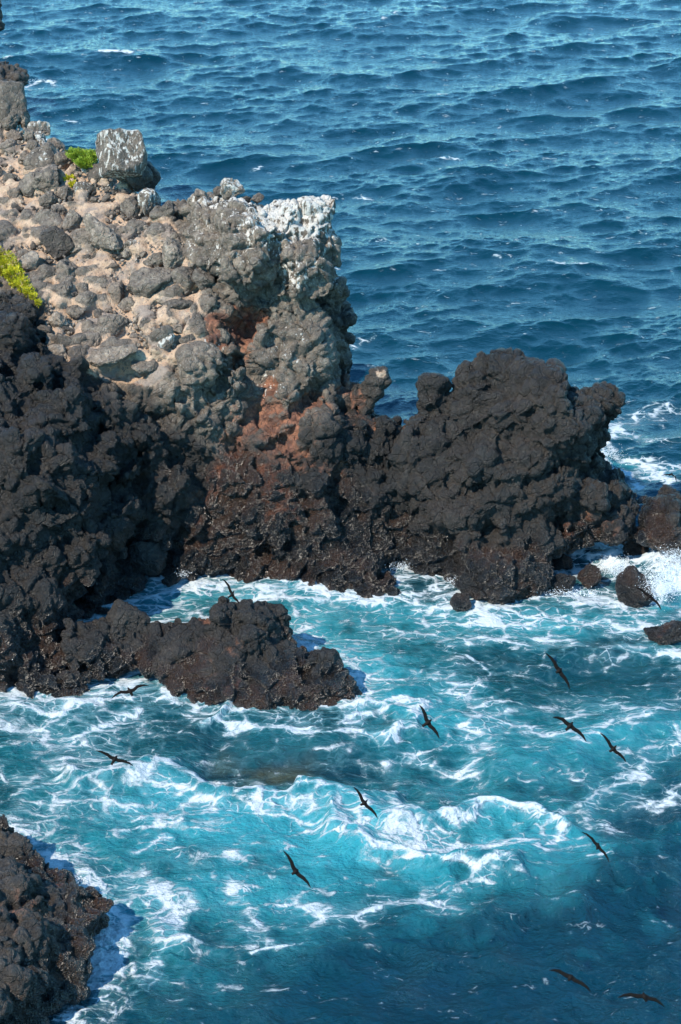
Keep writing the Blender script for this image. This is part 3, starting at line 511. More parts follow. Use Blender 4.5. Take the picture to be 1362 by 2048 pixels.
foamS = [(1.0, 26, [(190, 1168), (300, 1172), (380, 1152), (500, 1146), (600, 1172), (740, 1195)]), (.62, 55, [(230, 1195), (450, 1185), (620, 1205), (860, 1215)]), (.95, 22, [(140, 1198), (200, 1235), (300, 1290)]), (.62, 60, [(610, 1240), (690, 1290), (740, 1350), (790, 1410)]), (.85, 12, [(650, 1330), (700, 1370), (760, 1400)]),
         (1.3, 60, [(1310, 1125), (1335, 1170)]), (1.15, 42, [(1290, 1190), (1362, 1185), (1450, 1190)]), (1.0, 24, [(1060, 1195), (1130, 1200), (1220, 1205)]), (.95, 26, [(1130, 1110), (1200, 1120), (1240, 1150)]), (.72, 60, [(840, 1215), (1000, 1240), (1200, 1245), (1362, 1262)]), (.6, 40, [(760, 1250), (900, 1270), (1100, 1290), (1362, 1290)]), (.66, 50, [(800, 1120), (860, 1165), (900, 1140), (880, 1190)]), (.85, 14, [(1110, 1105), (1180, 1112), (1240, 1120)]),
         (1.0, 17, [(395, 1455), (435, 1440), (470, 1400), (540, 1388), (610, 1402), (660, 1415)]), (.95, 20, [(730, 1402), (800, 1390), (860, 1415), (850, 1450), (780, 1478), (700, 1462)]), (.8, 11, [(700, 1465), (610, 1470), (520, 1462), (460, 1470)]), (.7, 40, [(760, 1420), (700, 1440)]),
         (.85, 22, [(0, 1392), (80, 1385), (150, 1352), (230, 1335), (310, 1335)]), (.52, 85, [(0, 1450), (160, 1430), (220, 1500), (60, 1560)]), (.54, 60, [(60, 1640), (200, 1580), (330, 1640)]), (.7, 30, [(150, 1480), (230, 1450), (270, 1430)]), (.75, 14, [(30, 1590), (100, 1575), (160, 1590)]),
         (.92, 13, [(170, 1552), (240, 1535), (320, 1540), (420, 1565), (520, 1585), (620, 1602), (720, 1622), (820, 1645)]), (.66, 42, [(280, 1565), (430, 1600), (600, 1620), (780, 1660)]), (1.05, 12, [(598, 1590), (650, 1582), (720, 1584), (790, 1600)]), (.85, 8, [(370, 1620), (460, 1612), (540, 1625), (640, 1640)]),
         (1.1, 13, [(655, 1638), (690, 1648), (715, 1662), (745, 1695), (800, 1718), (870, 1742), (950, 1772), (1030, 1766)]), (1.02, 16, [(860, 1645), (920, 1650), (990, 1618), (1060, 1632), (1120, 1648), (1090, 1690)]), (.74, 45, [(760, 1660), (900, 1690), (1030, 1690), (1100, 1700)]),
         (1.0, 7, [(225, 1655), (280, 1642), (345, 1636)]), (.9, 9, [(262, 1690), (295, 1668)]), (1.02, 20, [(135, 1752), (200, 1778), (245, 1830), (225, 1880), (205, 1960), (120, 2032), (80, 2044)]), (1.0, 26, [(300, 1840), (345, 1835), (350, 1875), (395, 1880)]), (.72, 50, [(270, 1760), (330, 1810), (330, 1900), (290, 1970)]), (.8, 12, [(255, 2000), (320, 1985), (330, 1950)]),
         (.95, 9, [(515, 1900), (560, 1885), (608, 1868)]), (.62, 26, [(430, 1770), (500, 1830), (560, 1870)]), (.6, 40, [(600, 1800), (700, 1830), (800, 1800), (900, 1800)]), (.66, 34, [(930, 1430), (1050, 1455), (1150, 1480), (1260, 1450), (1362, 1410)]), (.72, 22, [(1140, 1430), (1230, 1425), (1300, 1440)]), (.58, 36, [(1362, 1470), (1270, 1530), (1160, 1590), (1080, 1620)]),
         (.64, 30, [(1250, 1600), (1310, 1620), (1362, 1600)]), (.6, 30, [(1180, 1640), (1250, 1650)]), (.55, 60, [(870, 1350), (980, 1420), (950, 1500)]), (.8, 8, [(905, 1300), (960, 1330), (970, 1350)]), (.58, 26, [(800, 1520), (950, 1540)]), (.85, 9, [(1190, 1715), (1260, 1730)]),
         (1.0, 15, [(1196, 925), (1222, 880), (1238, 830)]), (1.0, 22, [(1240, 935), (1290, 950), (1330, 975)]), (.7, 18, [(1280, 940), (1362, 945)]), (.62, 22, [(1260, 820), (1300, 812), (1362, 808)]), (.6, 34, [(1240, 850), (1280, 880), (1362, 880)]), (1, 10, [(1200, 930), (1240, 960), (1262, 980)]),
         (.95, 6, [(40, 170), (80, 160), (115, 166)]), (.8, 6, [(0, 172), (60, 176), (90, 172)]), (.9, 4, [(885, 314), (905, 310), (925, 316)]), (.75, 7, [(1110, 528), (1150, 533), (1190, 534)]), (.85, 4, [(975, 515), (1000, 519)]), (.75, 6, [(690, 390), (730, 392)]), (.95, 4, [(225, 262), (255, 262)]), (.85, 4, [(130, 233), (150, 236)]), (.85, 3, [(636, 40), (652, 38)]), (.9, 4, [(512, 335), (526, 331)]),
         (.7, 6, [(1080, 418), (1130, 420)]), (.7, 5, [(1010, 480), (1040, 478)]), (.8, 3, [(870, 188), (885, 188)]), (.7, 4, [(90, 12), (100, 8)]), (.7, 4, [(810, 838), (825, 830)]), (.6, 10, [(700, 700), (740, 672)]), (.7, 4, [(1250, 462), (1300, 470)]), (.6, 8, [(820, 490), (760, 480)])]
foam = field(foamS)*.89
# foam collects where rock meets water
cell = .12; x0, y0 = -26., 28.; gw, gh = int(60/cell), int(90/cell); occ = np.zeros((gh, gw))
wl = np.concatenate(WATERLINE); ii = ((wl[:, 1]-y0)/cell).astype(int); jj = ((wl[:, 0]-x0)/cell).astype(int); okk = (ii > 0) & (ii < gh) & (jj > 0) & (jj < gw); occ[ii[okk], jj[okk]] = 1
def blur(a, s):
    fy = np.fft.fftfreq(a.shape[0]); fx = np.fft.fftfreq(a.shape[1]); return np.fft.ifft2(np.fft.fft2(a)*np.exp(-2*np.pi**2*s*s*(fy[:, None]**2+fx[None]**2))).real
def grid_lookup(G):
    q = PW; i = np.clip(((q[:, 1]-y0)/cell).astype(int), 0, gh-1); j = np.clip(((q[:, 0]-x0)/cell).astype(int), 0, gw-1); ok = (q[:, 0] > x0) & (q[:, 0] < x0+60) & (q[:, 1] > y0) & (q[:, 1] < y0+90); return G[i, j]*ok
near_rock = grid_lookup(np.clip(blur(occ, 3.2)*5, 0, 1)); near2 = grid_lookup(np.clip(blur(occ, 8)*4.5, 0, 1))
foam = np.maximum(foam, near_rock*.84*np.clip(.75+.9*n2(1.6, 2, 9), .2, 1.1)); foam = np.maximum(foam, near2*.5*(.6+.4*cove))
foam = np.maximum(foam, cove*(.17+.26*n2(3.0, 3, 11, .6)))

aerS = [(1.0, 190, [(420, 1640), (650, 1680), (900, 1700), (1080, 1710)]), (.85, 150, [(330, 1600), (600, 1640)]), (.8, 120, [(640, 1240), (700, 1300), (780, 1370), (900, 1450)]), (.7, 110, [(760, 1230), (950, 1255), (1250, 1250)]), (.62, 120, [(1020, 1500), (1200, 1480), (1362, 1460)]), (.7, 110, [(560, 1800), (350, 1780), (640, 1800)]), (.35, 120, [(100, 1500), (160, 1650)]), (.5, 60, [(300, 1200), (600, 1190)]), (.45, 120, [(350, 1900), (250, 1700)]), (.55, 20, [(1195, 930), (1300, 960)]), (.5, 12, [(30, 172), (130, 176)]), (.9, 40, [(1300, 1215), (1362, 1215)])]
aer = field([(s, w_*.9, l) for s, w_, l in aerS])*(.75+.5*np.clip(n2(2.4, 3, 91, .5)+.5, 0, 1))
dk = field([(.42, 110, [(800, 2020), (980, 1930), (1160, 1850), (1362, 1800)]), (.45, 150, [(1000, 2060), (1362, 1970)]), (.4, 45, [(1230, 1650), (1362, 1610)]), (1., 34, [(430, 1520), (540, 1525), (640, 1535), (720, 1540)]), (.55, 45, [(560, 1420), (650, 1430)]), (.5, 60, [(1000, 1330), (1200, 1340), (1362, 1345)]), (.6, 30, [(830, 1160), (880, 1190)]), (.5, 40, [(1200, 1280), (1300, 1255)]), (.55, 20, [(1100, 1305), (1230, 1310)]), (.5, 18, [(1280, 1350), (1362, 1355)]), (.5, 50, [(350, 1470), (450, 1490)])])
olive = field([(1., 26, [(520, 1530), (600, 1540)]), (.5, 20, [(440, 1505), (500, 1520)])])
aer = np.clip(aer*(1+.35*n2(1.8, 3, 31)) - dk*.8, 0, 1); foam = foam*(1-.45*dk)
# large forms: breaking crests, troughs, the surge between the rocks
def ridge(line, wpx, h, asym=0.):
    o = np.zeros(len(X)); o[IDX] = h*stroke(line, wpx, 2.); return o
swell = ridge([(170, 1552), (320, 1545), (520, 1590), (720, 1622), (820, 1645)], 34, .42) + ridge([(655, 1640), (745, 1695), (870, 1742), (1030, 1766)], 28, .40) + ridge([(600, 1590), (790, 1602)], 20, .25) \
    + ridge([(880, 1640), (990, 1615), (1120, 1645)], 26, .35) - ridge([(430, 1520), (560, 1530), (720, 1545), (950, 1560)], 60, .30) - ridge([(1000, 1345), (1250, 1350)], 60, .22) + ridge([(395, 1455), (470, 1405), (610, 1402)], 16, .20) \
    + ridge([(730, 1402), (850, 1415), (850, 1450), (780, 1478)], 20, .22) + ridge([(1300, 1130), (1325, 1165), (1390, 1165)], 50, .7) + ridge([(1150, 1105), (1230, 1118)], 22, .30) + ridge([(1000, 1540), (1200, 1470), (1362, 1440)], 50, .28) \
    + ridge([(960, 1870), (1060, 1840), (1150, 1830)], 40, .30) + ridge([(1250, 1780), (1362, 1770)], 30, .25) + ridge([(300, 1850), (400, 1880)], 30, .2) - ridge([(150, 1960), (300, 1930)], 40, .15) + ridge([(700, 920), (800, 925), (900, 935)], 30, .0)
h1, dx1, dy1 = samp(big, X+wX*1.2*cove, Y+wY*1.2*cove); h2, dx2, dy2 = samp(tiny, X+wX*.8*cove, Y+wY*.8*cove, .6)
fade = np.clip(220/np.maximum(Y, 1), 0, 1)*np.clip((300-np.abs(X))/200, 0, 1)
hs = h1/h1.std(); foam = np.maximum(foam, (1-cove)*(Y > 64)*sm(2.5, 3.6, hs+1.6*n2(5, 2, 71)+.5*n2(.9, 2, 72))*.92)
a1 = (1-.38*cove)*fade*(1+.5*(1-sm(36, 50, Y))*(1-cove))*EN*(1-.35*near2); a2 = (1.0-.5*cove-.3*np.clip(foam, 0, 1))*fade*np.clip(1.25+1.1*n2(7, 2, 41, .5), .45, 1.6)*(1+.7*(1-sm(36, 50, Y)))
fn = billow(np.stack([X/.35, Y/.35, 0*X], -1))*.05 + billow(np.stack([X/.13, Y/.13, 0*X+5], -1))*.022
h3, dx3, dy3 = samp(mini, X+wX*.5*cove, Y+wY*.5*cove, -.35); a3 = (1-sm(55, 80, Y))*(1-.75*np.clip(foam, 0, 1))*(Y > 25)*np.clip(.9+1.2*n2(3, 2, 81, .6), .25, 1.7)
Z = h3*a3 + h1*a1 + h2*a2 + swell + n2(1.5, 3, 51, .7)*.16*cove + sm(.55, .95, foam)*fn*(Y < 150) + near_rock*.05
XF = X + (dx1*np.minimum(a1, 1.1)*1.7 + dx2*np.minimum(a2, 1.2)*1.2 + dx3*a3); YF = Y + (dy1*np.minimum(a1, 1.1)*1.7 + dy2*np.minimum(a2, 1.2)*1.2 + dy3*a3)
# a crest of the chop throws a little white where it is steepest
n_r, n_c = shape; idx = (np.arange(n_r-1)[:, None]*n_c+np.arange(n_c-1)[None]).ravel(); FQ = np.stack([idx, idx+1, idx+1+n_c, idx+n_c], -1)
sea_m = new_mesh('sea', np.stack([XF, YF, Z], -1), FQ)
attr(sea_m, 'foam', np.clip(foam, 0, 1.2)); attr(sea_m, 'aer', aer); attr(sea_m, 'murk', dk); attr(sea_m, 'olive', olive); attr(sea_m, 'cove', cove); attr(sea_m, 'close', 1-sm(38, 58, Y))
def sea_material():
    s = NT('sea_water'); P = s.pos((1, 1, .25))
    foam, aer, murk, olive, cove = (s.attr(a) for a in ('foam', 'aer', 'murk', 'olive', 'cove'))
    w1 = s.noise(P, .75, 3, color=True); q = s.add(P, s.pos((1.1, .7, 0), w1)); w2 = s.noise(q, 2.4, 3, color=True); q = s.add(q, s.pos((.30, .22, 0), w2))
    q = s.pos((.62, 1., 1.), q)
    e1 = s.voro(q, 1.5); e2 = s.voro(q, 4.2); f1 = s.noise(q, 1.7, 8, .70); f2 = s.noise(q, 7, 4, .7); streak = s.noise(s.pos((.35, 1.6, 1), q), 3.2, 5, .65)
    lace = s.math('MAXIMUM', s.ramp(e1, .16, .0), s.math('MULTIPLY', s.ramp(e2, .13, .0), .8))
    pat = s.math('ADD', s.math('MULTIPLY', lace, .15), s.math('ADD', s.math('MULTIPLY', f1, .62), s.math('ADD', s.math('MULTIPLY', f2, .22), s.math('MULTIPLY', streak, .26))))
    pat = s.math('MULTIPLY_ADD', pat, 1.9, -.52); lvl = s.math('SUBTRACT', .95, s.math('MULTIPLY', foam, .56))
    fm = s.ramp(s.math('SUBTRACT', pat, lvl), -.06, .17)
    haze_f = s.math('MULTIPLY', s.ramp(s.math('SUBTRACT', pat, lvl), -.36, .08), s.math('MULTIPLY', foam, s.math('MULTIPLY_ADD', cove, .55, .3)))      # bubbles just below the surface
    deep = s.mix(s.noise(P, .35, 3), (.0003, .015, .024), (.0007, .025, .037))
    deep = s.mix(cove, deep, (.003, .044, .053))
    aq = s.mix(s.noise(q, .8, 3), (.010, .165, .205), (.032, .235, .265))
    c = s.mix(aer, deep, aq); c = s.mix(s.math('MULTIPLY', murk, .9), c, (.002, .017, .025)); c = s.mix(s.math('MULTIPLY', olive, .8), c, (.045, .045, .018))
    c = s.mix(haze_f, c, (.20, .39, .44))
    c = s.mix(fm, c, s.mix(f2, (.31, .38, .42), (.54, .57, .585)))
    rough = s.math('MULTIPLY_ADD', fm, .65, .05)
    rip = s.math('ADD', s.noise(s.pos((.8, 1.3, 1), s.pos()), 9, 4, .6), s.math('MULTIPLY', s.noise(s.pos(), 3.1, 3), .8))
    b = s.bump(rip, s.math('MULTIPLY_ADD', s.attr('close'), .06, .028), 1.); b2 = s.bump(s.math('MULTIPLY', s.math('ADD', f2, pat), fm), .06, .6, b)
    s.bsdf(Base_Color=c, Roughness=rough, IOR=1.46, Specular_IOR_Level=s.math('MULTIPLY_ADD', fm, -.4, .52), Specular_Tint=(.42, .80, 1., 1.), Normal=b2); return s.m
link('sea', sea_m, sea_material(), kind='structure')
print('sea done', round(time.time()-T0, 1), flush=True)

# ------------------------------------------------------------------ loose boulders and stones on the slope
def blank(n): return {'pale': .9, 'tone': 1.}
def boulder(x, y, ww, hh, ang, push, label, look='grey', seed=0, sub=5, Y=None, group=None, name='boulder', planes=11, sharp=14, irr=.35, box=False, lumps=1.):
    Y = float(CLS(x, y)[0]) if Y is None else Y
    V, F = placed(chunk(sub, seed, planes, sharp, irr, box), x, y, Y, ww*1.14, hh*1.14, ang, push=push-(.38 if slope_mask(np.array([x]), np.array([y]))[0] > .3 else 0), seed=seed, turn=not box)
    c = V.mean(0); V = V-c; size = MPP*Y*1.1*(ww+hh)/2; N = normals(V, F); q = V+seed*3.1
    V = V + N*(size*(.055*billow(q/(size*.42)) + .03*billow(q/(size*.17)+4)*lumps) + .014*billow(q/.13+2) + .007*perlin(q/.05))[:, None]
    m = new_mesh(name, V, F); up = np.clip(normals(V, F)[:, 2], 0, 1); zz = V[:, 2]/max(np.abs(V[:, 2]).max(), .01)
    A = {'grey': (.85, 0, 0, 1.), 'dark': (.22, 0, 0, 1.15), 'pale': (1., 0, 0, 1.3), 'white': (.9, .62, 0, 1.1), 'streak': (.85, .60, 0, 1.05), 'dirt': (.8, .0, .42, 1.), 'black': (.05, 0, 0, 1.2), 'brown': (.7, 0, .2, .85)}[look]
    r = random.Random(seed)
    attr(m, 'pale', np.full(len(V), A[0]*r.uniform(.85, 1.1))); attr(m, 'guano', np.clip(A[1]*(.75+.45*up+.25*zz), 0, 1) if A[1] else np.zeros(len(V)))
    attr(m, 'soil', A[2]+.35*np.clip(-zz-.2, 0, 1)*(look != 'black')); attr(m, 'red', np.zeros(len(V))); attr(m, 'wet', np.zeros(len(V))); attr(m, 'tone', np.full(len(V), A[3]*r.uniform(.85, 1.12)))
    return link(name, m, ROCK, label=label, cat='boulder' if name == 'boulder' else 'stone', group=group, loc=c)
BL = [(240, 308, 96, 84, 6, -.15, 'large squared boulder streaked white with droppings, perched on the skyline', 'streak', dict(Y=64.6, sub=6, planes=12, sharp=16, lumps=.4, box=True)),
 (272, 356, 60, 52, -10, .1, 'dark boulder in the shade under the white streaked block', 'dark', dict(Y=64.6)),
 (300, 348, 36, 60, 8, .1, 'dark knobbly rock on the skyline just right of the white streaked block', 'dark', dict(Y=65)),
 (24, 208, 54, 80, 4, -.1, 'tall grey rock column standing on the skyline at the left edge', 'grey', dict(Y=70.5, planes=14, sharp=12, box=True)),
 (48, 232, 20, 48, 5, 0, 'narrow upright slab leaning on the tall rock column', 'grey', dict(Y=70.2)),
 (24, 245, 34, 38, 0, .1, 'grey block under the tall rock column', 'grey', dict(Y=69.4)),
 (78, 258, 42, 26, 0, 0, 'flat topped block with a white stripe on the skyline pile', 'streak', dict(Y=68.6, planes=10, sharp=18, box=True)),
 (80, 274, 24, 22, 0, 0, 'white capped stone in the middle of the skyline pile', 'white', dict(Y=68)),
 (87, 295, 17, 30, 8, 0, 'upright stone with a white drip down its side below the skyline pile', 'streak', dict(Y=67.5)),
 (60, 272, 20, 28, 0, .1, 'small speckled rock at the left of the skyline pile', 'grey', dict(Y=68)),
 (67, 291, 23, 23, 0, 0, 'round grey stone like a ball at the foot of the skyline pile', 'grey', dict(Y=67.4, planes=40, sharp=8)),
 (3, 262, 16, 30, 0, 0, 'grey stone cut by the left edge below the tall rock column', 'grey', {}),
 (30, 270, 34, 22, 0, .3, 'pinkish speckled stone on the ledge between column and pile', 'dirt', {}),
 (112, 290, 34, 26, 0, .3, 'brownish rock on the skyline left of the bright green plant', 'dirt', dict(Y=67.2)),
 (128, 322, 40, 46, -30, .35, 'pale brown rock running down beside the bright green plant', 'dirt', {}),
 (150, 336, 16, 16, 0, .1, 'small stone at the lower left tip of the bright green plant', 'grey', {}),
 (176, 340, 22, 22, 0, .1, 'grey stone with white specks under the bright green plant', 'streak', {}),
 (200, 350, 42, 40, 0, .25, 'brown grey rock below and left of the white streaked block', 'brown', {}),
 (98, 368, 52, 66, 6, -.1, 'largest lumpy dark grey boulder high on the tan slope', 'grey', dict(sub=6)),
 (60, 372, 44, 50, 20, 0, 'dark boulder leaning on the left of the largest lumpy boulder', 'grey', {}),
 (97, 402, 32, 32, 0, -.2, 'rounded stone wedged under the largest lumpy boulder', 'grey', {}),
 (128, 388, 22, 34, -20, .1, 'small wedge of rock at the right foot of the largest lumpy boulder', 'grey', {}),
 (20, 357, 30, 24, 0, .2, 'smooth oval grey stone left of the lumpy boulder', 'grey', {}),
 (52, 316, 36, 30, -20, .3, 'grey stone half sunk below the round ball like stone', 'dirt', {}),
 (28, 394, 24, 34, 0, .3, 'grey stone half sunk near the left edge under the smooth oval stone', 'dirt', {}),
 (66, 418, 20, 14, 0, 0, 'small dark stone in the sand below the largest lumpy boulder', 'dark', {}),
 (162, 378, 40, 44, 20, 0, 'grey boulder with faint white streaks under the small yellow plant', 'streak', {}),
 (148, 448, 40, 44, -15, -.1, 'smooth dark egg shaped boulder left of the long leaning slab', 'grey', dict(planes=30, sharp=9)),
 (122, 420, 34, 26, 0, 0, 'speckled boulder above the egg shaped one', 'grey', {}),
 (98, 438, 46, 44, 20, .1, 'brown grey boulder left of the egg shaped one', 'brown', {}),
 (207, 476, 96, 42, -42, -.35, 'long grey slab leaning over a sandy hollow', 'pale', dict(sub=6, planes=10, sharp=12)),
 (116, 488, 62, 62, 0, -.05, 'knobbly charcoal boulder below the egg shaped one', 'dark', dict(sub=6)),
 (130, 545, 66, 56, 10, .15, 'crumbly grey rock mass under the knobbly charcoal boulder', 'grey', dict(lumps=1.8)),
 (66, 535, 50, 54, -20, .05, 'smooth blue grey boulder beside the yellow trailing plant', 'pale', {}),
 (168, 582, 34, 34, 0, .1, 'round rough stone at the right foot of the crumbly rock mass', 'grey', {}),
 (128, 592, 54, 26, 15, .2, 'low rough rock below the crumbly mass', 'grey', {}),
 (262, 418, 34, 48, 12, -.1, 'upright oval grey stone right of the leaning slab top', 'grey', {}),
 (300, 408, 46, 50, -20, -.05, 'grey boulder with a white patch on its upper left', 'streak', {}),
 (334, 428, 36, 46, 0, .05, 'rough brown grey rock right of the white patched boulder', 'brown', {}),
 (254, 468, 36, 26, 0, .1, 'speckled stone at the top right of the leaning slab', 'grey', {}),
 (272, 490, 44, 26, 10, .1, 'white flecked oval stone right of the leaning slab', 'white', {}),
 (256, 508, 20, 20, 0, 0, 'small round stone touching the lower tip of the leaning slab', 'pale', {}),
 (312, 472, 44, 38, 0, .25, 'flat grey rock bedded in sand above the big rounded boulder', 'dirt', {}),
 (350, 516, 52, 64, 0, -.2, 'big smooth rounded boulder in the middle of the rim cluster', 'pale', dict(sub=6, planes=30, sharp=9)),
 (312, 520, 44, 34, 10, .0, 'dark boulder left of the big smooth rounded boulder', 'grey', {}),
 (308, 566, 90, 70, -12, -.05, 'broad cracked dark boulder under the big smooth rounded one', 'grey', dict(sub=6)),
 (368, 566, 50, 56, 30, .0, 'angular boulder right of the broad cracked boulder', 'grey', {}),
 (389, 500, 26, 34, 0, -.1, 'small oval boulder right of the big smooth rounded one', 'pale', {}),
 (387, 530, 24, 30, 0, -.05, 'block under the small oval boulder', 'grey', {}),
 (412, 560, 52, 50, -15, -.05, 'brown grey boulder below the white dripped cliff blocks', 'brown', {}),
 (350, 612, 74, 22, 4, 0, 'low brown ledge stone under the broad cracked boulder', 'brown', {}),
 (228, 652, 60, 46, 0, .0, 'oval dark grey boulder half buried in the lower slope', 'grey', dict(sub=6)),
 (118, 638, 44, 38, -20, -.05, 'angular pale grey stone on bare tan dirt', 'pale', dict(planes=8)),
 (150, 622, 38, 28, -20, .1, 'brown grey stone right of the angular pale stone', 'grey', {}),
 (200, 632, 20, 26, 30, 0, 'small grey stone above the oval half buried boulder', 'grey', {}),
 (172, 650, 34, 18, -10, .15, 'low stone left of the oval half buried boulder', 'grey', {}),
 (90, 662, 30, 20, -20, .1, 'low brown stone right of the dark left hand buttress', 'brown', {}),
 (232, 712, 96, 44, 2, -.35, 'long pale flat topped boulder jutting over a dark hollow', 'pale', dict(sub=6, planes=9)),
 (290, 736, 50, 30, -5, -.1, 'smaller grey block right of the long pale jutting boulder', 'grey', {}),
 (122, 706, 54, 28, -8, -.05, 'grey lens shaped stone left of the long pale jutting boulder', 'pale', {}),
 (112, 684, 50, 28, -25, .1, 'dark curved stone above the lens shaped stone', 'grey', {}),
 (176, 688, 56, 38, 10, .2, 'grey rock bedded in dirt above the long pale jutting boulder', 'dirt', {}),
 (80, 728, 46, 28, 15, .0, 'pinkish stone jutting beside the dark lower buttress', 'dirt', {}),
 (330, 688, 46, 30, 35, .0, 'tilted speckled slab near the foot of the slope', 'streak', {}),
 (298, 686, 22, 24, 0, 0, 'small speckled stone left of the tilted slab', 'grey', {}),
 (308, 706, 24, 18, 0, 0, 'small brown block under the tilted slab', 'brown', {}),
 (376, 642, 20, 26, 10, 0, 'small grey flake standing in pinkish sand', 'grey', {}),
 (355, 658, 28, 20, -30, 0, 'small dark stone left of the standing flake', 'grey', {}),
 (306, 640, 26, 24, 0, .2, 'flat round stone in the sandy hollow', 'dirt', {}),
 (280, 636, 20, 18, 0, .2, 'little stone beside the flat round one in the sandy hollow', 'dirt', {}),
 (372, 680, 30, 26, 0, .1, 'brown stone at the lower end of the pinkish sand', 'brown', {}),
 (445, 672, 28, 36, 10, 0, 'dark stone at the edge of the orange gully', 'grey', {}),
 (210, 570, 42, 40, 0, .25, 'grey rock sunk in the slope under the sandy hollow', 'dirt', {}),
 (236, 590, 36, 50, -10, .25, 'brownish rock sunk beside the broad cracked boulder', 'dirt', {}),
 (262, 610, 46, 28, -10, .2, 'rough stone bedded below the broad cracked boulder', 'dirt', {}),
 (222, 535, 30, 26, 0, .2, 'grey stone bedded under the leaning slab', 'dirt', {}),
 (468, 378, 50, 42, -8, -.1, 'pointed boulder with white streaks perched on the cliff rim', 'white', dict(Y=61.9, planes=9)),
 (438, 382, 22, 18, 0, 0, 'small brown stone left of the pointed boulder on the rim', 'brown', dict(Y=62.2)),
 (490, 398, 22, 16, 0, 0, 'small rounded brown stone right of the pointed boulder on the rim', 'brown', dict(Y=61.8)),
 (514, 397, 26, 19, 0, 0, 'small blocky brown stone farthest right on the rim', 'brown', dict(Y=61.7)),
 (405, 396, 26, 36, 10, -.1, 'oval upright stone at the start of the whitewashed rim', 'grey', dict(Y=62.4)),
 (300, 1108, 80, 70, -30, -.2, 'wet polished boulder low on the cliff just above the foam', 'black', dict(Y=54.3, sub=6)),
 (246, 986, 40, 70, 28, -.1, 'smooth wet black boulder wedged in a dark cleft', 'black', dict(sub=6, planes=30, sharp=9)),
 (255, 1250, 80, 76, -20, -.3, 'blocky black boulder perched at the left end of the rock island', 'black', dict(Y=50.0, sub=6, planes=11, sharp=14, box=True)),
]
for k, (x, y, ww, hh, an, pu, lb, look, kw) in enumerate(BL):
    boulder(x, y, ww, hh, an, pu, lb, look, seed=700+k, **kw)
r = random.Random(4); nst = 0; taken = [(b[0], b[1], (b[2]+b[3])/4) for b in BL]
while nst < 150:
    x, y = r.uniform(0, 450), r.uniform(270, 720)
    if slope_mask(np.array([x]), np.array([y]))[0] < .6: continue
    sz = r.choice([8, 9, 10, 12, 14, 17, 20])*r.uniform(.85, 1.2)
    if any(math.hypot(x-a, y-b) < c*.85+sz*.5 for a, b, c in taken): continue
    taken.append((x, y, sz*.45)); nst += 1
    boulder(x, y, sz*r.uniform(1, 1.4), sz*r.uniform(.7, 1), r.uniform(-40, 40), r.uniform(-.1, .35), 'small rough stone half buried in the tan slope', r.choice(['grey', 'grey', 'brown', 'dirt', 'pale', 'dark']), seed=900+nst, sub=3, group='small stones scattered on the slope', name='stone')
# pebbles
nr = np.random.RandomState(12); VV = []; FF = []; off = 0; n = 0
while n < 1700:
    x, y = nr.uniform(-60, 460), nr.uniform(240, 740)
    if slope_mask(np.array([x]), np.array([y]))[0] < .45: continue
    Y = float(CLS(x, y)[0]); sz = nr.uniform(.02, .07)*(1 if nr.rand() < .9 else 1.5); V, F = ICO[2]
    c = at(x, y, Y)+np.array([0, -.03, .02]); VV.append((V*nr.uniform(.6, 1.2, 3)*sz)@rot(nr).T+c); FF.append(F+off); off += len(V); n += 1
pm = new_mesh('gravel', np.concatenate(VV), np.concatenate(FF))
nv = len(ICO[2][0]); tn = np.repeat(nr.uniform(.8, 2.1, 1700), nv)
for a, v in (('pale', 1), ('soil', .25), ('red', 0), ('guano', 0), ('wet', 0)): attr(pm, a, np.full(off, v))
attr(pm, 'tone', tn)
link('gravel', pm, ROCK, kind='stuff', label='pale pebbles strewn over the tan slope', cat='gravel')

# ------------------------------------------------------------------ low succulent plants
def plant_mat(name, c0, c1):
    s = NT(name); P = s.pos(); rnd = s.attr('leaf')
    c = s.mix(rnd, c0, c1); c = s.mix(s.ramp(s.noise(P, 3, 3), .5, .65), c, tuple(v*.6 for v in c0))
    b = s.bsdf(Base_Color=c, Roughness=.5); s.put(b.inputs['Subsurface Weight'], .0); return s.m
def plant(spots, n, label, mat, leaf=.055, seed=1):
    r = np.random.RandomState(seed); V = []; cen = []
    w_ = np.array([b[2]*b[3] for b in spots], float); w_ /= w_.sum()
    for _ in range(n):
        b = spots[r.choice(len(spots), p=w_)]; Y = b[4] if len(b) > 4 else float(CLS(b[0], b[1])[0]); c = at(b[0], b[1], Y); mp = MPP*Y*1.1
        d = r.normal(size=3); d /= np.linalg.norm(d); d[1] = -abs(d[1])
        rr = r.uniform(.6, 1.05)*(1+.25*math.sin(7*d[0]+5*d[2])); p = c + d*np.array([b[2]/2*mp, .22, b[3]/2*mp])*rr + np.array([0, -.02, 0])
        up = d+np.array([0, -.2, .7])+r.normal(size=3)*.35; up /= np.linalg.norm(up); sd = np.cross(up, r.normal(size=3)); sd /= np.linalg.norm(sd); th = np.cross(up, sd)
        L = leaf*r.uniform(.7, 1.4); W = L*.28
        V += [p-sd*W, p+sd*W, p+th*W*.9, p+up*L]
    V = np.array(V); k = np.arange(n)*4; F = np.concatenate([np.stack([k, k+1, k+3], -1), np.stack([k+1, k+2, k+3], -1), np.stack([k+2, k, k+3], -1), np.stack([k, k+2, k+1], -1)])
    o = V.mean(0); m = new_mesh('plant', V-o, F, False); attr(m, 'leaf', np.repeat(r.rand(n), 4)); return link('plant', m, mat, label=label, cat='plant', loc=o)
def PY(x, y): return float(CLS(x, y)[0])-.45
G1 = plant_mat('green_leaf', (.16, .24, .015), (.34, .42, .04)); G2 = plant_mat('yellow_leaf', (.42, .38, .012), (.62, .56, .03))
